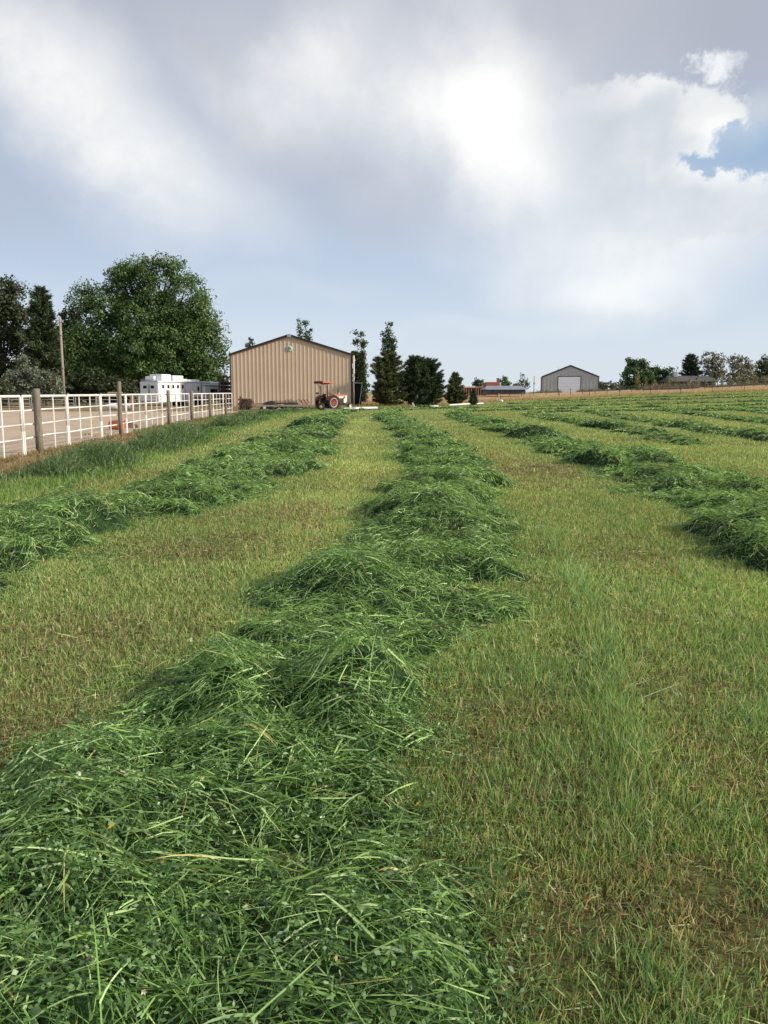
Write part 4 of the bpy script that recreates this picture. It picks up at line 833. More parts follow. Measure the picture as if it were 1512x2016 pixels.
for (u, v, w, h, lab) in [(1188, 757, 11, 10, 'grey-green bush just right of the grey barn'), (1206, 757, 9, 11, 'second bush right of the grey barn, slightly darker'), (1219, 763, 7, 5, 'low bush before the dark tree clump')]:
    broadleaf('field_bush', 228, u, 768, [(u-3, v-1, w*.6, h*.8), (u+4, v+3, w*.7, h*.7), (u, v+6, w, h*.6)], [(.07, .10, .05), (.11, .14, .075), (.15, .16, .10)], .42, 1.4, lab, cat='bush', trunk_r=.1, sub=1.1, sparse=.2)
SAP = [(.20, .22, .08), (.27, .28, .11), (.15, .18, .07)]
sap = [(1256,735,768,11),(1272,742,768,6),(1289,745,768,5),(1316,738,766,7),(1330,744,766,5),(1357,744,765,6),(1372,742,765,6),(1390,748,765,4),(1405,748,765,5),(1421,738,764,6),(1438,737,763,8),(1455,733,763,8),(1470,739,762,9),(1488,734,761,8),(1506,740,761,6)]
for k, (u, vt, vb, w) in enumerate(sap):
    d = 212; n = 5; x0 = X(u, d)
    where = ['widest yellow sapling, first from the left of the row', 'thin second sapling of the row, against the dark trees', 'thin third sapling of the row, against the dark trees', 'fourth sapling, at the left end of the low house', 'fifth sapling, before the left end of the low roof', 'sixth sapling, below the conifer', 'seventh sapling, before the dark porch', 'short eighth sapling, before the dark porch', 'short ninth sapling, at the right end of the porch', 'tenth sapling of the row, right of the low house', 'eleventh sapling of the row, below the grey-olive tree', 'twelfth sapling of the row, the brightest and tall', 'thirteenth sapling of the row, broad and pale', 'fourteenth sapling of the row, tall, near the right edge', 'fifteenth sapling of the row, nearest the right edge'][k]
    broadleaf('poplar_sapling', d, u, 770, [(u+rng.normal()*w*.1, vt+(vb-vt)*(j+.7)/n, w*(.28+.22*min(1, j/2)), (vb-vt)/n*.75) for j in range(n)], SAP, .34, 1.1, where, group='row of poplar saplings before the low house', trunk_r=.07, sub=.7, limbs=False, sparse=.3)
# dead brush along the pasture's far fence
def brush(us, d, pal, label, name, hgt, cat='brush'):
    x0 = X(us[0], d); x1 = X(us[1], d); n = int((x1-x0)*90); x = rng.uniform(x0, x1, n); pr = fbm(x*.5, x*0+3, 401, 3); y = d+rng.normal(size=n)*.8; z = terr(x, y)
    D = rng.normal(size=(n, 3))*np.array([.7, .7, .3])+np.array([0, 0, .9]); D /= np.linalg.norm(D, axis=1, keepdims=True)
    V, F = blades(np.stack([x, y, z], 1), D, hgt*(.3+1.1*pr)*rng.uniform(.5, 1.2, n), np.full(n, .11), rng.normal(size=(n, 3))*.1, 1)
    return tag(npmesh(name, V, F, M['blade'], col=rep(pick(pal, [1]*len(pal), n, .15), 4)), label, cat, kind='stuff')
brush((1266, 1372), 209, [(.20, .15, .12), (.26, .19, .15), (.14, .11, .09)], 'dead brown brush along the foot of the saplings', 'dry_brush', 1.9)
brush((1395, 1560), 209, [(.16, .15, .10), (.12, .13, .08)], 'low grey-green brush at the right along the foot of the saplings', 'green_brush', 1.0)
brush((1045, 1105), 222, [(.13, .14, .07), (.09, .10, .05), (.2, .17, .1)], 'weeds at the front of the grey barn', 'weed_brush', 1.0)
brush((1135, 1200), 222, [(.13, .14, .07), (.09, .10, .05), (.2, .17, .1)], 'weeds right of the grey barn door', 'weed_brush', 1.1)
# ------------------------------------------------------------------ fences
def fencing():
    r = empty('pipe_fence', (float(FX(20.4)), 20.4, 0), label='white pipe corral fence along the sandy arena, braced by wooden posts', cat='fence'); o = np.array([float(FX(20.4)), 20.4, 0])
    y = 20.4-3.62*5
    def pt(y, z, dx=0): return tuple(np.array([float(FX(y))+dx, y, z])-o)
    k = 0
    while y < 60:
        y1 = min(y+3.55, 61); Ht = 1.50+.02*math.sin(y*1.7)
        p = MB(); p.tube([pt(y, .62), pt(y, Ht-.04), pt(y+.05, Ht), pt(y1-.05, Ht), pt(y1, Ht-.04), pt(y1, .62)], .036, 8); p = p.build('panel', M['rail'], r)
        for z in (.42, .78, 1.13):
            sag = rng.normal()*.012; b = MB(); b.tube([pt(y+.03, z-.0), pt((y+y1)/2, z+sag), pt(y1-.03, z)], .024, 6); b.build('rail', M['rail'], p)
        for q in range(4):
            yy = y+(y1-y)*q/3; w = .040 if q in (0, 3) else .026; z0 = -.02 if q in (0, 3) else rng.uniform(.0, .16); b = MB(); b.bar(pt(yy, z0, .003), pt(yy, Ht-.02, .003), w*1.6, w); b.build('upright', M['rail'], p)
        y = y1+.12; k += 1
fencing()
postl = ['thick weathered wooden post nearest the left edge at the white fence', 'wooden post beside the orange object at the white fence', 'wooden post before the rear corner of the white trailer', 'wooden post before the middle of the white trailer', 'wooden post before the right part of the white trailer', 'wooden post nearest the far end of the white fence']
for (u, v, vt, wpx, wt), lab in zip([(57, 893, 765, 16, 0), (213, 858, 751, 9.5, 0), (311, 837, 768, 8, 0), (364, 828, 770, 7, 0), (410, 822, 775, 6, 0), (441, 817, 775, 5, 0)], postl):
    x, y = G(u, v); x = float(FX(y))+.14; hh = H(vt, y); b = MB(); rr = wpx/2*y/FPX*.88; nx = rng.normal(size=2)*.015
    b.tube([(0, 0, -.1), (nx[0], nx[1], hh*.4), (nx[0]*.5, 0, hh*.8), (0, 0, hh-.02), (0, 0, hh)], [rr*1.05, rr, rr*.98, rr*.96, rr*.8], 12)
    tag(b.build('wooden_post', M['wood'], loc=(x, y, 0)), lab, 'post', 'wooden posts along the white fence')
def far_rails():
    x0, x1, y = -64.0, X(262, 71), 71.0; r = empty('arena_rails', (x0, y, 0), label='thin pale rail fence along the far side of the arena', cat='fence'); o = np.array([x0, y, 0])
    x = x0
    while x < x1-1:
        xe = x+3.6; a = np.array([x, y+.02*x, 0])-o; bb = np.array([xe, y+.02*xe, 0])-o; p = MB()
        for z in (.35, .65, .95, 1.22): p.tube([tuple(a+[0, 0, z]), tuple(bb+[0, 0, z])], .022, 5)
        p = p.build('panel', M['galvpale'], r)
        for q in (0, .5, 1):
            c = a+(bb-a)*q; b = MB(); b.bar(tuple(c), tuple(c+[0, 0, 1.25]), .05); b.build('upright', M['galvpale'], p)
        x = xe+.15
M['galvpale'] = pmat('dull pale rail', (.42, .42, .39), .6, .15, 2)
far_rails()
def wirefence(name, pts, hs, label, w=.06, wires=3):
    r = empty(name, (pts[0][0], pts[0][1], Tz(*pts[0])), label=label, cat='fence'); o = Vector(r.location)
    tops = []
    for (x, y), h in zip(pts, hs):
        z = Tz(x, y); b = MB(); b.bar(Vector((x, y, z-.1))-o, Vector((x+rng.normal()*.03, y, z+h))-o, w); b.build('post', M['rustpost'], r); tops.append((x, y, z, h))
    for k in range(wires):
        b = MB(); b.tube([Vector((x, y, z+h*(.92-.3*k)))-o for x, y, z, h in tops], .010, 4); b.build('wire', M['galv'], r)
M['rustpost'] = pmat('dull brown post', (.10, .075, .06), .9, .2, 4)
pe = [G(u, np.interp(u, [985, 1043, 1101, 1160, 1220, 1280, 1340, 1402, 1465, 1530], [788.5, 787.5, 785, 783, 780.2, 778, 775.5, 773.3, 771.5, 769.8])) for u in (985, 1043, 1101, 1160, 1220, 1280, 1340, 1402, 1465, 1530, 1600)]
wirefence('wire_fence', pe, [1.25]*len(pe), 'thin post and wire fence where the mown field meets the dry pasture', .07)
pf = [(X(u, 190), 190.0) for u in range(955, 1600, 24)]
wirefence('rear_wire_fence', pf, [1.35+.2*rng.random() for _ in pf], 'farther wooden post fence across the dry pasture before the barns', .12, 2)
# ------------------------------------------------------------------ utility poles
x, y = X(126, 92), 92.0
b = MB(); hp = H(625, 92); b.tube([(0, 0, -.2), (0, 0, hp*.5), (.02, 0, hp)], [.17, .15, .12], 12); up = empty('utility_pole', (x, y, 0), label='tall bare wooden utility pole before the dark trees at left', cat='pole'); b.build('pole', M['pole'], up)
for z in (hp-.5, hp-1.9, hp-5.5):
    b = MB(); b.bar((-.02, -.17, z), (.30, -.17, z), .07); b.build('bracket', M['galv'], up)
b = MB(); b.lathe([(.02, 0), (.15, .02), (.17, .26), (.06, .34)], (-.65, 0, hp-.65), 'z', 12); b.bar((-.65, 0, hp-.35), (.45, 0, hp-.30), .08); b.build('lamp_fitting', M['galv'], up)
x = X(1051, 205); zt = Tz(x, 205); up2 = empty('thin_pole', (x, 205, zt), label='thin pole at the right end of the long low shed', cat='pole')
b = MB(); b.tube([(0, 0, 0), (0, 0, H(740, 205)-zt)], .1, 8); b.build('pole', M['pole'], up2)
b = MB(); b.box((-.25, -.15, H(757, 205)-zt), (.2, -.1, H(753, 205)-zt)); b.build('pole_box', M['galv'], up2)
# ------------------------------------------------------------------ horse trailer
def trailer():
    a = R(25); o = Vector((-24.15, 88.0, 0)); r = empty('horse_trailer', o, math.pi/2-a, label='long white living-quarters horse trailer parked behind the corral fence', cat='trailer')
    # local x forward, y left (away from viewer's right side); right side is y=0
    W, L, z0, z1 = 2.5, 12.4, .55, 2.78
    t = MB()
    prof = [(0, z0), (W, z0), (W, z1-.12), (W-.12, z1), (.12, z1), (0, z1-.12)]
    t.prism(prof, 0, L, 'x'); body = t.build('body', M['trailer'], r)
    T = MB(); T.box((-.03, -.02, z1-.16), (L*.73, -.004, z1-.09)); T.build('awning_rail', M['greytrim'], r)
    # rear doors
    for k, (y0, y1) in enumerate(((.08, 1.23), (1.27, W-.08))):
        b = MB(); b.box((-.045, y0, z0+.1), (-.004, y1, z1-.2)); d = b.build('rear_door', M['trailer'], r, bevel=.012)
        b = MB(); yc = (y0+y1)/2+(.12 if k == 0 else -.05); b.box((-.062, yc-.24, 1.98), (-.048, yc+.24, 2.28)); b.build('window', M['glass'], d)
        b = MB(); b.tube([(-.09, 1.18 if k == 0 else 1.32, 1.2), (-.09, 1.18 if k == 0 else 1.32, 2.4)], .018, 6); b.build('lock_rod', M['greytrim'], d)
    b = MB(); b.box((-.10, .05, .42), (-.004, W-.05, .56)); b.build('bumper', M['black'], r)
    for y in (.05, W-.15):
        b = MB(); b.box((-.06, y, .72), (-.047, y+.10, .92)); b.build('tail_light', M['red'], r)
    # rear roof rack
    b = MB(); b.tube([(-.02, .15, z1-.05), (-.05, .2, z1+.16), (-.05, W-.2, z1+.16), (-.02, W-.15, z1-.05)], .04, 8); b.tube([(-.03, .25, z1+.02), (-.03, W-.25, z1+.02)], .05, 6); b.build('roof_rack', M['galv'], r)
    # side windows with frames (right side y=0, outside is negative y)
    for xx in (.75, 1.6, 2.4, 3.2, 4.0):
        b = MB(); b.box((xx-.22, -.03, 1.93), (xx+.22, -.004, 2.42)); f = b.build('window', M['white'], r)
        b = MB(); b.box((xx-.16, -.045, 2.0), (xx+.16, -.033, 2.36)); b.build('pane', M['glass'], f)
    b = MB(); b.box((2.02, -.03, .75), (2.06, -.004, z1-.2)); b.box((4.4, -.03, z0), (4.44, -.004, z1-.2)); b.build('side_seam', M['greytrim'], r)
    b = MB(); b.box((6.35, -.035, .75), (7.15, -.004, 2.45)); d = b.build('side_door', M['trailer'], r, bevel=.01)
    b = MB(); b.box((6.62, -.05, 1.72), (6.9, -.038, 2.22)); b.build('window', M['glass'], d)
    b = MB(); b.box((6.42, -.06, 1.35), (6.5, -.038, 1.45)); b.build('handle', M['greytrim'], d)
    # slide-out
    b = MB(); b.box((7.6, -.35, .85), (10.9, -.004, 2.30)); s = b.build('slide_out', M['trailer'], r, bevel=.03)
    b = MB(); b.box((7.5, -.40, 2.303), (11.0, -.004, 2.37)); b.build('awning', M['galv'], s)
    b = MB(); b.box((8.6, -.37, 1.35), (9.9, -.353, 1.95)); b.build('window', M['glass'], s)
    b = MB(); b.box((11.35, -.025, 1.85), (11.85, -.004, 2.25)); b.build('window', M['glass'], r)
    b = MB(); b.box((7.3, -.05, z0), (7.36, -.004, z1-.2)); b.build('corner_seam', M['greytrim'], r)
    # roof things
    b = MB(); b.box((.9, .25, z1+.003), (2.4, 1.9, z1+.72)); b.build('roof_pod', M['trailer'], r, bevel=.05)
    b = MB(); b.box((2.7, .2, z1+.003), (4.5, 2.0, z1+.62)); b.build('roof_pod', M['trailer'], r, bevel=.10)
    b = MB(); b.box((.5, 1.0, z1+.003), (.88, 2.2, z1+.5)); b.build('roof_pod', M['trailer'], r, bevel=.05)
    b = MB(); b.box((4.9, .7, z1+.003), (5.8, 1.7, z1+.27)); b.build('air_conditioner', M['white'], r, bevel=.06)
    b = MB(); b.lathe([(.5, 0), (.48, .1), (.35, .2), (0, .24)], (6.5, 1.2, z1+.003), 'z', 16); b.build('roof_dome', M['trailer'], r)
    b = MB(); b.box((7.1, .7, z1+.003), (8.0, 1.7, z1+.25)); b.build('air_conditioner', M['white'], r, bevel=.06)
    b = MB(); b.box((10.6, 1.0, z1+.003), (11.0, 1.4, z1+.08)); b.build('roof_vent', M['white'], r)
    # skirt, fender, wheels
    b = MB(); b.prism([(5.0, .85), (5.2, 1.05), (7.35, 1.05), (7.55, .85), (7.55, .75), (5.0, .75)], -.06, -.003); b.build('fender', M['galv'], r)
    for xx in (5.55, 6.35, 7.1):
        for yy in (-.03, W-.22):
            b = MB(); b.lathe([(.2, .0), (.36, .01), (.38, .06), (.38, .19), (.36, .24), (.2, .25)], (xx, yy, .38), 'y', 24); w = b.build('wheel', M['black'], r)
            b = MB(); b.lathe([(0, .03), (.08, .0), (.18, .03), (.21, .01), (.21, .12)], (xx, yy, .38), 'y', 20); b.build('rim', M['galv'], w)
    b = MB(); b.box((L-.9, .5, 0), (L-.75, .65, .55)); b.box((L-.9, 1.8, 0), (L-.75, 1.95, .55)); b.build('landing_leg', M['iron'], r)
    b = MB(); b.box((9.2, .3, .55), (9.5, W-.3, .5)); b.box((3.9, -.05, .32), (4.8, .4, .36)); b.build('step', M['iron'], r)
trailer()
# ------------------------------------------------------------------ tractor
def tractor():
    h = R(45); px_, py_ = G(655, 806.5); f = Vector((math.cos(h), math.sin(h), 0)); l = Vector((-math.sin(h), math.cos(h), 0))
    o = Vector((px_, py_, 0))+l*.80; r = empty('tractor', o, h, label='old red farm tractor with a canopy parked before the tan barn', cat='tractor')
    def wheel(x, y, R_, w, rimr, side, big):
        c = (x, y, R_); b = MB(); s = side  # s=-1 outer face towards -y
        b.lathe([(rimr*.98, -w*.42), (R_*.90, -w*.5), (R_*.97, -w*.38), (R_, -w*.15), (R_, w*.15), (R_*.97, w*.38), (R_*.90, w*.5), (rimr*.98, w*.42)], c, 'y', 36, cap=False); 
        if big:
            for k in range(22):
                t = 2*math.pi*k/22
                for sg in (-1, 1):
                    t0 = t+(.07 if sg > 0 else 0); p = Vector((x+math.cos(t0)*R_*.99, y+sg*w*.02, R_+math.sin(t0)*R_*.99)); q = Vector((x+math.cos(t0+.16)*R_*.98, y+sg*w*.48, R_+math.sin(t0+.16)*R_*.98)); b.bar(p, q, .05, .06, up=(math.cos(t0), 0, math.sin(t0)))
        t_ = b.build('wheel', M['black'], r)
        rm = MB(); yo = s*w*.30
        rm.lathe([(rimr, s*w*.45), (rimr*1.02, s*w*.50), (rimr*.86, s*w*.47), (rimr*.82, s*w*.2)], c, 'y', 36, cap=False); rm.build('rim', M['rimwhite'] if True else M['red'], t_)
        dk = MB(); dk.lathe([(rimr*.83, s*w*.20), (rimr*.55, s*w*.12), (rimr*.22, s*w*.28), (0, s*w*.30)], c, 'y', 24); dk.build('wheel_disc', M['red'] if big else M['cream'], t_)
        if big:
            for k in range(8):
                t = 2*math.pi*k/8; dk = MB(); dk.bar((x+math.cos(t)*rimr*.25, y+s*w*.27, R_+math.sin(t)*rimr*.25), (x+math.cos(t)*rimr*.84, y+s*w*.36, R_+math.sin(t)*rimr*.84), .07, .05, up=(0, 1, 0)); dk.build('spoke', M['red'], t_)
    M['rimwhite'] = pmat('pale pinkish rim', (.50, .40, .33), .6, .2, 5)  # one pale pinkish tone for every wheel rim
    wheel(0, -.80, .62, .38, .44, -1, True); wheel(0, .80, .62, .38, .44, 1, True)
    wheel(2.02, -.95, .30, .19, .18, -1, False); wheel(2.02, .95, .30, .19, .18, 1, False)
    b = MB(); b.tube([(0, -.65, .62), (0, .65, .62)], .10, 10); b.box((-.30, -.25, .42), (.45, .25, .85)); b.box((.45, -.20, .45), (1.15, .20, .85)); b.build('transmission', M['iron'], r, bevel=.03)
    b = MB(); b.box((1.15, -.21, .42), (1.85, .21, 1.02)); b.box((1.2, -.27, .6), (1.5, -.2, .85)); b.tube([(1.3, -.26, .75), (1.7, -.26, .8)], .05, 8); b.build('engine', M['iron'], r, bevel=.02)
    # hood
    b = MB(); b.prism([(-.25, 1.02), (.25, 1.02), (.27, 1.20), (.20, 1.33), (.10, 1.38), (-.10, 1.38), (-.20, 1.33), (-.27, 1.20)], .75, 2.12, 'x'); b.build('hood', M['redfade'], r, bevel=.02)
    b = MB(); b.box((1.25, -.285, 1.03), (2.10, -.272, 1.20)); b.box((1.25, .272, 1.03), (2.10, .285, 1.20)); b.build('side_stripe', M['cream'], r)
    b = MB(); b.prism([(2.125, .62), (2.24, .64), (2.28, 1.1), (2.22, 1.30), (2.125, 1.34)], -.26, .26, 'y'); g = b.build('grille', M['cream'], r, bevel=.02)
    b = MB(); b.box((1.86, -.262, .60), (2.12, -.22, 1.02)); b.box((1.86, .22, .60), (2.12, .262, 1.02)); b.build('side_panel', M['cream'], g)
    for y in (-.33, .33):
        b = MB(); b.lathe([(0, -.09), (.06, -.08), (.09, 0), (.09, .05)], (1.9, y, 1.12), 'x', 14); b.build('headlight', M['galv'], r)
    b = MB(); b.tube([(1.35, -.05, 1.38), (1.35, -.05, 1.75), (1.33, -.05, 1.80), (1.38, -.05, 2.08)], [.035, .032, .03, .03], 8); b.lathe([(.035, 0), (.055, .05), (.055, .3), (.035, .35)], (1.35, -.05, 1.42), 'z', 10); b.build('exhaust_stack', M['iron'], r)
    b = MB(); b.lathe([(.06, 0), (.06, .14), (.0, .16)], (1.55, .08, 1.38), 'z', 10); b.build('air_intake', M['cream'], r)
    # front axle and steering
    b = MB(); b.tube([(2.02, -.86, .36), (2.0, 0, .50), (2.02, .86, .36)], .05, 8); b.box((1.80, -.10, .40), (2.12, .10, .65)); b.bar((2.02, -.84, .28), (2.02, -.84, .48), .06); b.bar((2.02, .84, .28), (2.02, .84, .48), .06); b.tube([(1.15, -.2, .55), (1.98, -.8, .38)], .025, 6); b.build('front_axle', M['iron'], r)
    # fenders
    for y0, y1 in ((-.95, -.60), (.60, .95)):
        b = MB(); pr = []
        for k in range(9):
            t = R(20+k*17.5); pr.append((math.cos(t)*.72, .62+math.sin(t)*.72))
        b.prism(pr+[(p*.96, .62+(q-.62)*.96) for p, q in reversed(pr)], y0, y1, 'y'); b.build('fender', M['red'], r)
    # seat, dash, wheel
    b = MB(); b.box((-.28, -.22, 1.02), (.18, .22, 1.12)); b.box((-.34, -.22, 1.10), (-.26, .22, 1.42)); b.bar((-.05, 0, .8), (-.05, 0, 1.03), .1); b.build('seat', M['black'], r, bevel=.03)
    b = MB(); b.box((.58, -.2, .85), (.76, .2, 1.34)); b.build('dashboard', M['iron'], r, bevel=.03)
    b = MB(); pts = [(.42+.03*math.cos(t), .2*math.sin(t), 1.42+.20*math.cos(t)*.35) for t in np.linspace(0, 2*math.pi, 17)]
    pts = [(.42+.18*math.cos(t), .2*math.sin(t), 1.42-.09*math.cos(t)) for t in np.linspace(0, 2*math.pi, 17)]; b.tube(pts, .016, 6); b.tube([(.42, 0, 1.42), (.64, 0, 1.2)], .02, 6); b.bar((.42, -.19, 1.42), (.42, .19, 1.42), .02); b.build('steering_wheel', M['iron'], r)
    # rollover frame and canopy
    for y in (-.46, .46):
        b = MB(); b.tube([(-.32, y, .75), (-.32, y, 2.15), (-.26, y, 2.32), (-.1, y, 2.38)], .045, 8); b.tube([(-.34, y, 1.9), (-.85, y, 2.38)], .02, 6); b.build('canopy_post', M['rusted'], r)
    b = MB(); b.bar((-.32, -.46, 2.33), (-.32, .46, 2.33), .09); b.bar((-.1, -.46, 2.38), (-.1, .46, 2.38), .07); b.build('cross_bar', M['rusted'], r)
    b = MB(); b.prism([(-.98, 2.36), (-.98, 2.56), (-.80, 2.60), (.45, 2.50), (.62, 2.42), (.62, 2.39), (-.9, 2.40)], -.62, .62, 'y'); cn = b.build('canopy', M['redfade'], r, bevel=.02)
    b = MB(); b.box((-1.02, -.61, 2.35), (-.985, .61, 2.57)); b.build('rear_lip', M['rusted'], cn)
    # rear hitch & lamps
    b = MB(); b.bar((-.3, -.3, .5), (-1.0, -.38, .42), .05); b.bar((-.3, .3, .5), (-1.0, .38, .42), .05); b.bar((-.2, 0, .95), (-.9, 0, .8), .05); b.build('hitch_arm', M['iron'], r)
    b = MB(); b.box((-.52, .62, 1.42), (-.40, .98, 1.56)); b.bar((-.46, .8, 1.3), (-.46, .8, 1.43), .03); b.build('work_lamp', M['iron'], r)
M['rusted'] = pmat('dull dark red frame', (.16, .045, .03), .7, .25, 5)
tractor()
# ------------------------------------------------------------------ implements and clutter before the barn
def P(u, v): return G(u, v)
x, y = P(632, 808.5)
cu = empty('cultivator', (x, y, 0), R(4), label='long tan field cultivator with hooked tines and a yellow gauge wheel', cat='implement')
b = MB(); b.bar((-5.6, .5, .42), (-.6, .5, .40), .14); b.bar((-5.4, 1.5, .42), (-.8, 1.5, .42), .14)
for xx in (-5.2, -3.6, -2.2, -1.0): b.bar((xx, .43, .40), (xx, 1.6, .40), .1)
b.build('frame', M['logw'], cu)
for xx in (-3.0, -2.7, -2.0, -1.6, -1.3):
    b = MB(); b.tube([(xx, 1.5, .42), (xx-.15, 1.8, .85), (xx+.05, 2.1, .95), (xx+.35, 2.1, .55), (xx+.25, 1.95, .1)], .035, 6); b.build('tine', M['rust'], cu)
b = MB(); b.lathe([(.15, -.1), (.30, -.11), (.34, -.04), (.34, .04), (.30, .11), (.15, .1)], (0, 0, .34), 'y', 24); gw = b.build('gauge_wheel', M['black'], cu)
b = MB(); b.lathe([(0, -.12), (.10, -.11), (.2, -.08), (.21, -.11), (.21, .0)], (0, 0, .34), 'y', 20); b.build('rim', M['yellow'], gw)
b = MB(); b.bar((0, .0, .34), (-.5, .5, .42), .07); b.build('wheel_arm', M['iron'], cu)
x, y = P(640, 808.7)
b = MB(); b.bar((0, 0, .14), (1.0, .0, .12), .08); b.bar((0.05, .0, .06), (.05, .5, .06), .12); b.bar((.9, 0, .06), (.9, .5, .06), .12); tag(b.build('drawbar', M['galv'], loc=(x, y, 0)), 'pale steel drawbar lying behind the tractor', 'drawbar')
x, y = P(595, 804)
b = MB(); b.box((0, 0, 0), (2.9, .5, .28)); b.box((.2, .55, 0), (2.7, .95, .2)); tag(b.build('timber_beam', M['lumber'], loc=(x, y-1.2, 0), bevel=.02), 'dark timber beams lying before the tan barn left of the tractor', 'timber')
x, y = P(462, 808)
wp = empty('firewood_stack', (x, y+2, 0), label='brown stack of split logs at the end of the white fence', cat='woodpile')
for k in range(26):
    c = k % 5; rw = k//5; b = MB(); rr = rng.uniform(.09, .13); b.tube([(.1+c*.24+(rw % 2)*.11, -.3+rng.normal()*.05, .12+rw*.2), (.1+c*.24+(rw % 2)*.11+rng.normal()*.03, .5, .12+rw*.2)], rr, 7); b.build('split_log', M['log'], wp)
x, y = P(481, 803)
b = MB(); b.box((-.06, -.03, 0), (.06, .03, 1.0)); b.box((.1, .1, 0), (.16, .4, .7)); tag(b.build('stake', M['white'], loc=(x, y, 0)), 'short pale upright board beside the log stack', 'board')
def pallet(x, y, n, label):
    r = empty('pallet_stack', (x, y, 0), R(3), label=label, cat='pallets')
    for k in range(n):
        b = MB(); z = k*.17
        for q in (0, .55, 1.1): b.box((0, q, z), (3.3, q+.1, z+.09))
        for q in range(10): b.box((.02+q*.34, 0, z+.092), (.26+q*.34, 1.2, z+.115))
        b.build('pallet', M['lumber'], r)
x, y = P(483, 803); pallet(x+.2, y+1.0, 3, 'low stack of weathered pallets at the left foot of the tan barn')
x, y = P(484, 807); b = MB()
for k in range(3): b.bar((-.1, k*.22, .10), (3.6+.2*k, .1+k*.22, .10), .16)
tag(b.build('timber_beam', M['logw'], loc=(x, y, 0)), 'pale long timbers on the bare dirt before the pallets', 'timber')
x, y = P(516, 808)
tp = empty('tarp_pile', (x, y+.5, 0), label='heap under black plastic sheeting before the tan barn', cat='tarp')
def lumpy(name, rx, ry, rz, mat, parent, cx=0, cy=0, seed=1, n=18):
    th = np.linspace(0, 2*np.pi, n, endpoint=False); ph = np.linspace(0, np.pi/2, 8); V = []
    for p in ph:
        for t in th:
            d = .7+.6*float(fbm(np.array([math.cos(t)*1.8+5]), np.array([math.sin(t)*1.8+p*2]), seed, 3)[0]); V.append((cx+rx*d*math.cos(t)*math.cos(p), cy+ry*d*math.sin(t)*math.cos(p), rz*d*math.sin(p)))
    V = np.array(V); F = [(i*n+k, i*n+(k+1) % n, (i+1)*n+(k+1) % n, (i+1)*n+k) for i in range(7) for k in range(n)]
    return npmesh(name, V, F, mat, parent, smooth=False)
M['sheet'] = pmat('black plastic sheeting', (.02, .022, .028), .35, .3, 4, .6)
lumpy('sheeting', 1.0, .6, .75, M['sheet'], tp, .7, 0, 3); lumpy('sheeting', 1.2, .6, .62, M['sheet'], tp, 2.4, .2, 5)
b = MB(); b.box((.1, -.62, .15), (.35, -.55, .38)); b.build('white_bag', M['whiteplastic'], tp)
x, y = P(539, 806)
tl = empty('flat_trailer', (x, y+.6, 0), label='low dark flat trailer with a wheel before the tan barn', cat='trailer')
b = MB(); b.box((-.3, 0, .5), (2.0, 1.4, .62)); b.bar((-.3, .02, .75), (2.0, .02, .75), .05); b.build('deck', M['iron'], tl)
b = MB(); b.lathe([(.1, -.1), (.28, -.1), (.3, 0), (.28, .1), (.1, .1)], (1.6, -.12, .3), 'y', 18); w = b.build('wheel', M['black'], tl)
b = MB(); b.lathe([(0, -.12), (.12, -.11), (.13, -.02)], (1.6, -.12, .3), 'y', 14); b.build('rim', M['galv'], w)
# white irrigation pipes
def pipe(u0, v0, u1, v1, rad, label):
    a = P(u0, v0); c = P(u1, v1); za, zc = Tz(*a), Tz(*c); b = MB(); b.tube([(0, 0, rad), ((c[0]-a[0])/2, (c[1]-a[1])/2, rad+.02+(zc-za)/2), (c[0]-a[0], c[1]-a[1], rad+zc-za)], rad, 10)
    tag(b.build('irrigation_pipe', M['whiteplastic'], loc=(a[0], a[1], za+.06)), label, 'pipe', 'white irrigation pipes at the end of the field')
pipe(676, 809.5, 742, 806.5, .11, 'white irrigation pipe lying in front of the tractor wheel')
pipe(884, 800.5, 951, 796.5, .10, 'white irrigation pipe lying before the lone medium pine')
pipe(848, 803.2, 863, 803, .09, 'short piece of white pipe before the pine pair')
x, y = P(814, 803)
b = MB(); b.prism([(-.12, 0), (.22, 0), (.02, .5), (-.06, .52)], -.03, .03, 'y'); b.tube([(-.1, 0, 0), (-.12, 0, .55)], .03, 6); tag(b.build('marker_flag', M['whiteplastic'], loc=(x, y, 0)), 'small white marker standing before the pine pair', 'marker')
x, y = P(987, 791)
z = Tz(x, y); b = MB(); b.lathe([(.30, 0), (.26, .22), (.1, .34), (0, .36)], (0, 0, 0), 'z', 12); b.tube([(-.35, 0, 0), (-.4, 0, 1.3)], .03, 6); tag(b.build('standpipe', M['whiteplastic'], loc=(x, y, z)), 'white standpipe at the edge of the dry pasture', 'standpipe')
# ------------------------------------------------------------------ arena clutter
x, y = P(221, 848)
cn = empty('orange_tub', (x-.3, y+.6, 0), label='orange plastic tub lying by the fence beside the second wooden post', cat='tub')
b = MB(); b.lathe([(0, 0), (.17, .0), (.22, .5), (.25, .52), (.25, .56), (.20, .55)], (0, 0, .22), 'x', 20); b.build('tub_body', M['orange'], cn)
b = MB(); b.tube([(.5, -.2, .22), (.62, -.1, .4), (.62, .1, .4), (.5, .2, .22)], .012, 6); b.build('handle', M['galv'], cn)
x, y = P(240, 845); tag(lumpy('dark_log', .55, .28, .30, M['log'], None, 0, 0, 8), 'dark rotten log on the ground right of the orange tub', 'log').location = (x-.2, y+1.2, 0)
d = 74
x = X(194, d); b = MB()
for k in range(8): b.box((k*.0-.18, -.18+.05*k, .15*k), (.18, .18+.05*k, .15*k+.12))
b = MB(); b.bar((-.25, 0, 0), (-.25, 0, 1.45), .1); b.bar((.2, 0, 0), (.2, 0, 1.5), .1)
for k in range(5): b.bar((-.25, 0, .25+.28*k), (.2, 0, .25+.28*k), .06)
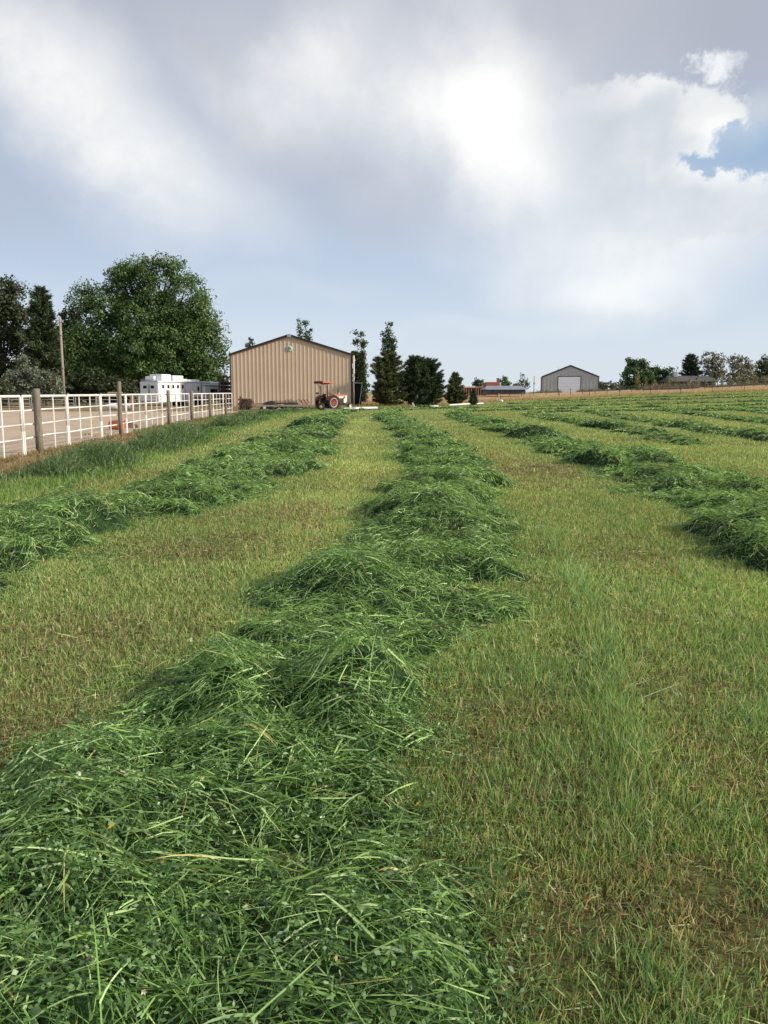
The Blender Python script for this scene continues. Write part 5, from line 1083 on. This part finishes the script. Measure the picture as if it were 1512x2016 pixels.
tag(b.build('jump_standard', M['galvpale'], loc=(x, d, 0)), 'pale wooden ladder-like jump stand inside the arena', 'jump stand')
for u, lab, m1 in [(222, 'white plastic drum lying by the far arena rails', 'whiteplastic'), (251, 'pale drum by the far arena rails, right of the other', 'paleblue')]:
    x = X(u, 73); b = MB(); b.lathe([(0, 0), (.27, .0), (.30, .04), (.30, .8), (.27, .86), (0, .86)], (-.4, 0, .31), 'x', 20); o_ = tag(b.build('drum', M[m1], loc=(x, 73, 0)), lab, 'drum')
x = X(258, 72); b = MB(); b.box((-.06, -.06, 0), (.06, .06, 1.35)); b.box((-.14, -.05, 1.1), (.14, .05, 1.36)); tag(b.build('jump_post', pmat('pale red paint', (.55, .22, .16), .6, .2, 4), loc=(x, 72, 0)), 'reddish post standing left of the white trailer', 'post')
x, y = P(232, 797); b = MB(); b.lathe([(.2, 0), (.2, .03), (.11, .05), (.03, .42), (0, .43)], (0, 0, .014), 'z', 14); tag(b.build('traffic_cone', M['yellow'], loc=(x, 70, 0)), 'small yellow cone near the far arena rails', 'cone')
b = MB(); b.bar((0, 0, 0), (1.3, .3, .0), .12); tag(b.build('timber_pole', M['logw'], loc=(X(212, 76), 76, H(773, 76))), 'short pale pole jutting over the far rails', 'pole')
b = MB(); b.bar((.1, 0, 0), (.1, 0, H(773, 76)-.06), .1); tag(b.build('timber_pole', M['logw'], loc=(X(212, 76), 76, 0)), 'upright under the short pale pole at the far rails', 'pole')
# fallen light poles by the fence foot
for u0, v0, u1, v1, lab in [(168, 858, 205, 852, 'pale pole lying at the foot of the fence left of the second wooden post'), (352, 834, 372, 838, 'pale stick lying at the foot of the fence before the trailer')]:
    a = P(u0, v0); c = P(u1, v1); b = MB(); b.tube([(0, 0, .05), (c[0]-a[0], c[1]-a[1], .05)], .045, 7); tag(b.build('fence_pole', M['logw'], loc=(a[0], a[1], 0)), lab, 'pole')
# ------------------------------------------------------------------ white blossoms in the foreground hay
def blossom(u, v, s, label, mat):
    x, y = G(u, v); 
    hh = float(row_h(np.array([x]), np.array([y]), 1)[0][0]); k = CAMZ/(CAMZ-0) ; t = (CAMZ-hh)/CAMZ; x, y = x*t, y*t; hh = float(row_h(np.array([x]), np.array([y]), 1)[0][0])
    b = MB(); n = 10; vs = [(0, 0, 0)]+[(s*math.cos(2*math.pi*k/n)*(1-.35*(k % 2)), s*math.sin(2*math.pi*k/n)*(1-.35*(k % 2)), s*(.7-.3*(k % 2))) for k in range(n)]; b.add(vs, [(0, 1+k, 1+(k+1) % n) for k in range(n)])
    o = b.build('bindweed_flower', mat, loc=(x, y, hh+.035)); o.rotation_euler = (rng.uniform(.5, 1.1), rng.uniform(-.4, .4), rng.uniform(-.6, .6)); tag(o, label, 'flower', 'white bindweed flowers in the cut hay')
M['petal'] = pmat('white petal', (.80, .76, .70), .6, .06, 60)
M['petalp'] = pmat('pale pink petal', (.72, .55, .52), .6, .06, 60)
blossom(160, 1558, .007, 'white flower at the left in the near hay', M['petal'])
blossom(581, 1610, .008, 'left white flower of the close trio in the near hay', M['petal'])
blossom(608, 1623, .005, 'smallest flower, middle of the close trio in the near hay', M['petal'])
blossom(633, 1628, .0075, 'right white flower of the close trio in the near hay', M['petal'])
blossom(285, 2003, .007, 'pale pink petal at the bottom of the near hay', M['petalp'])
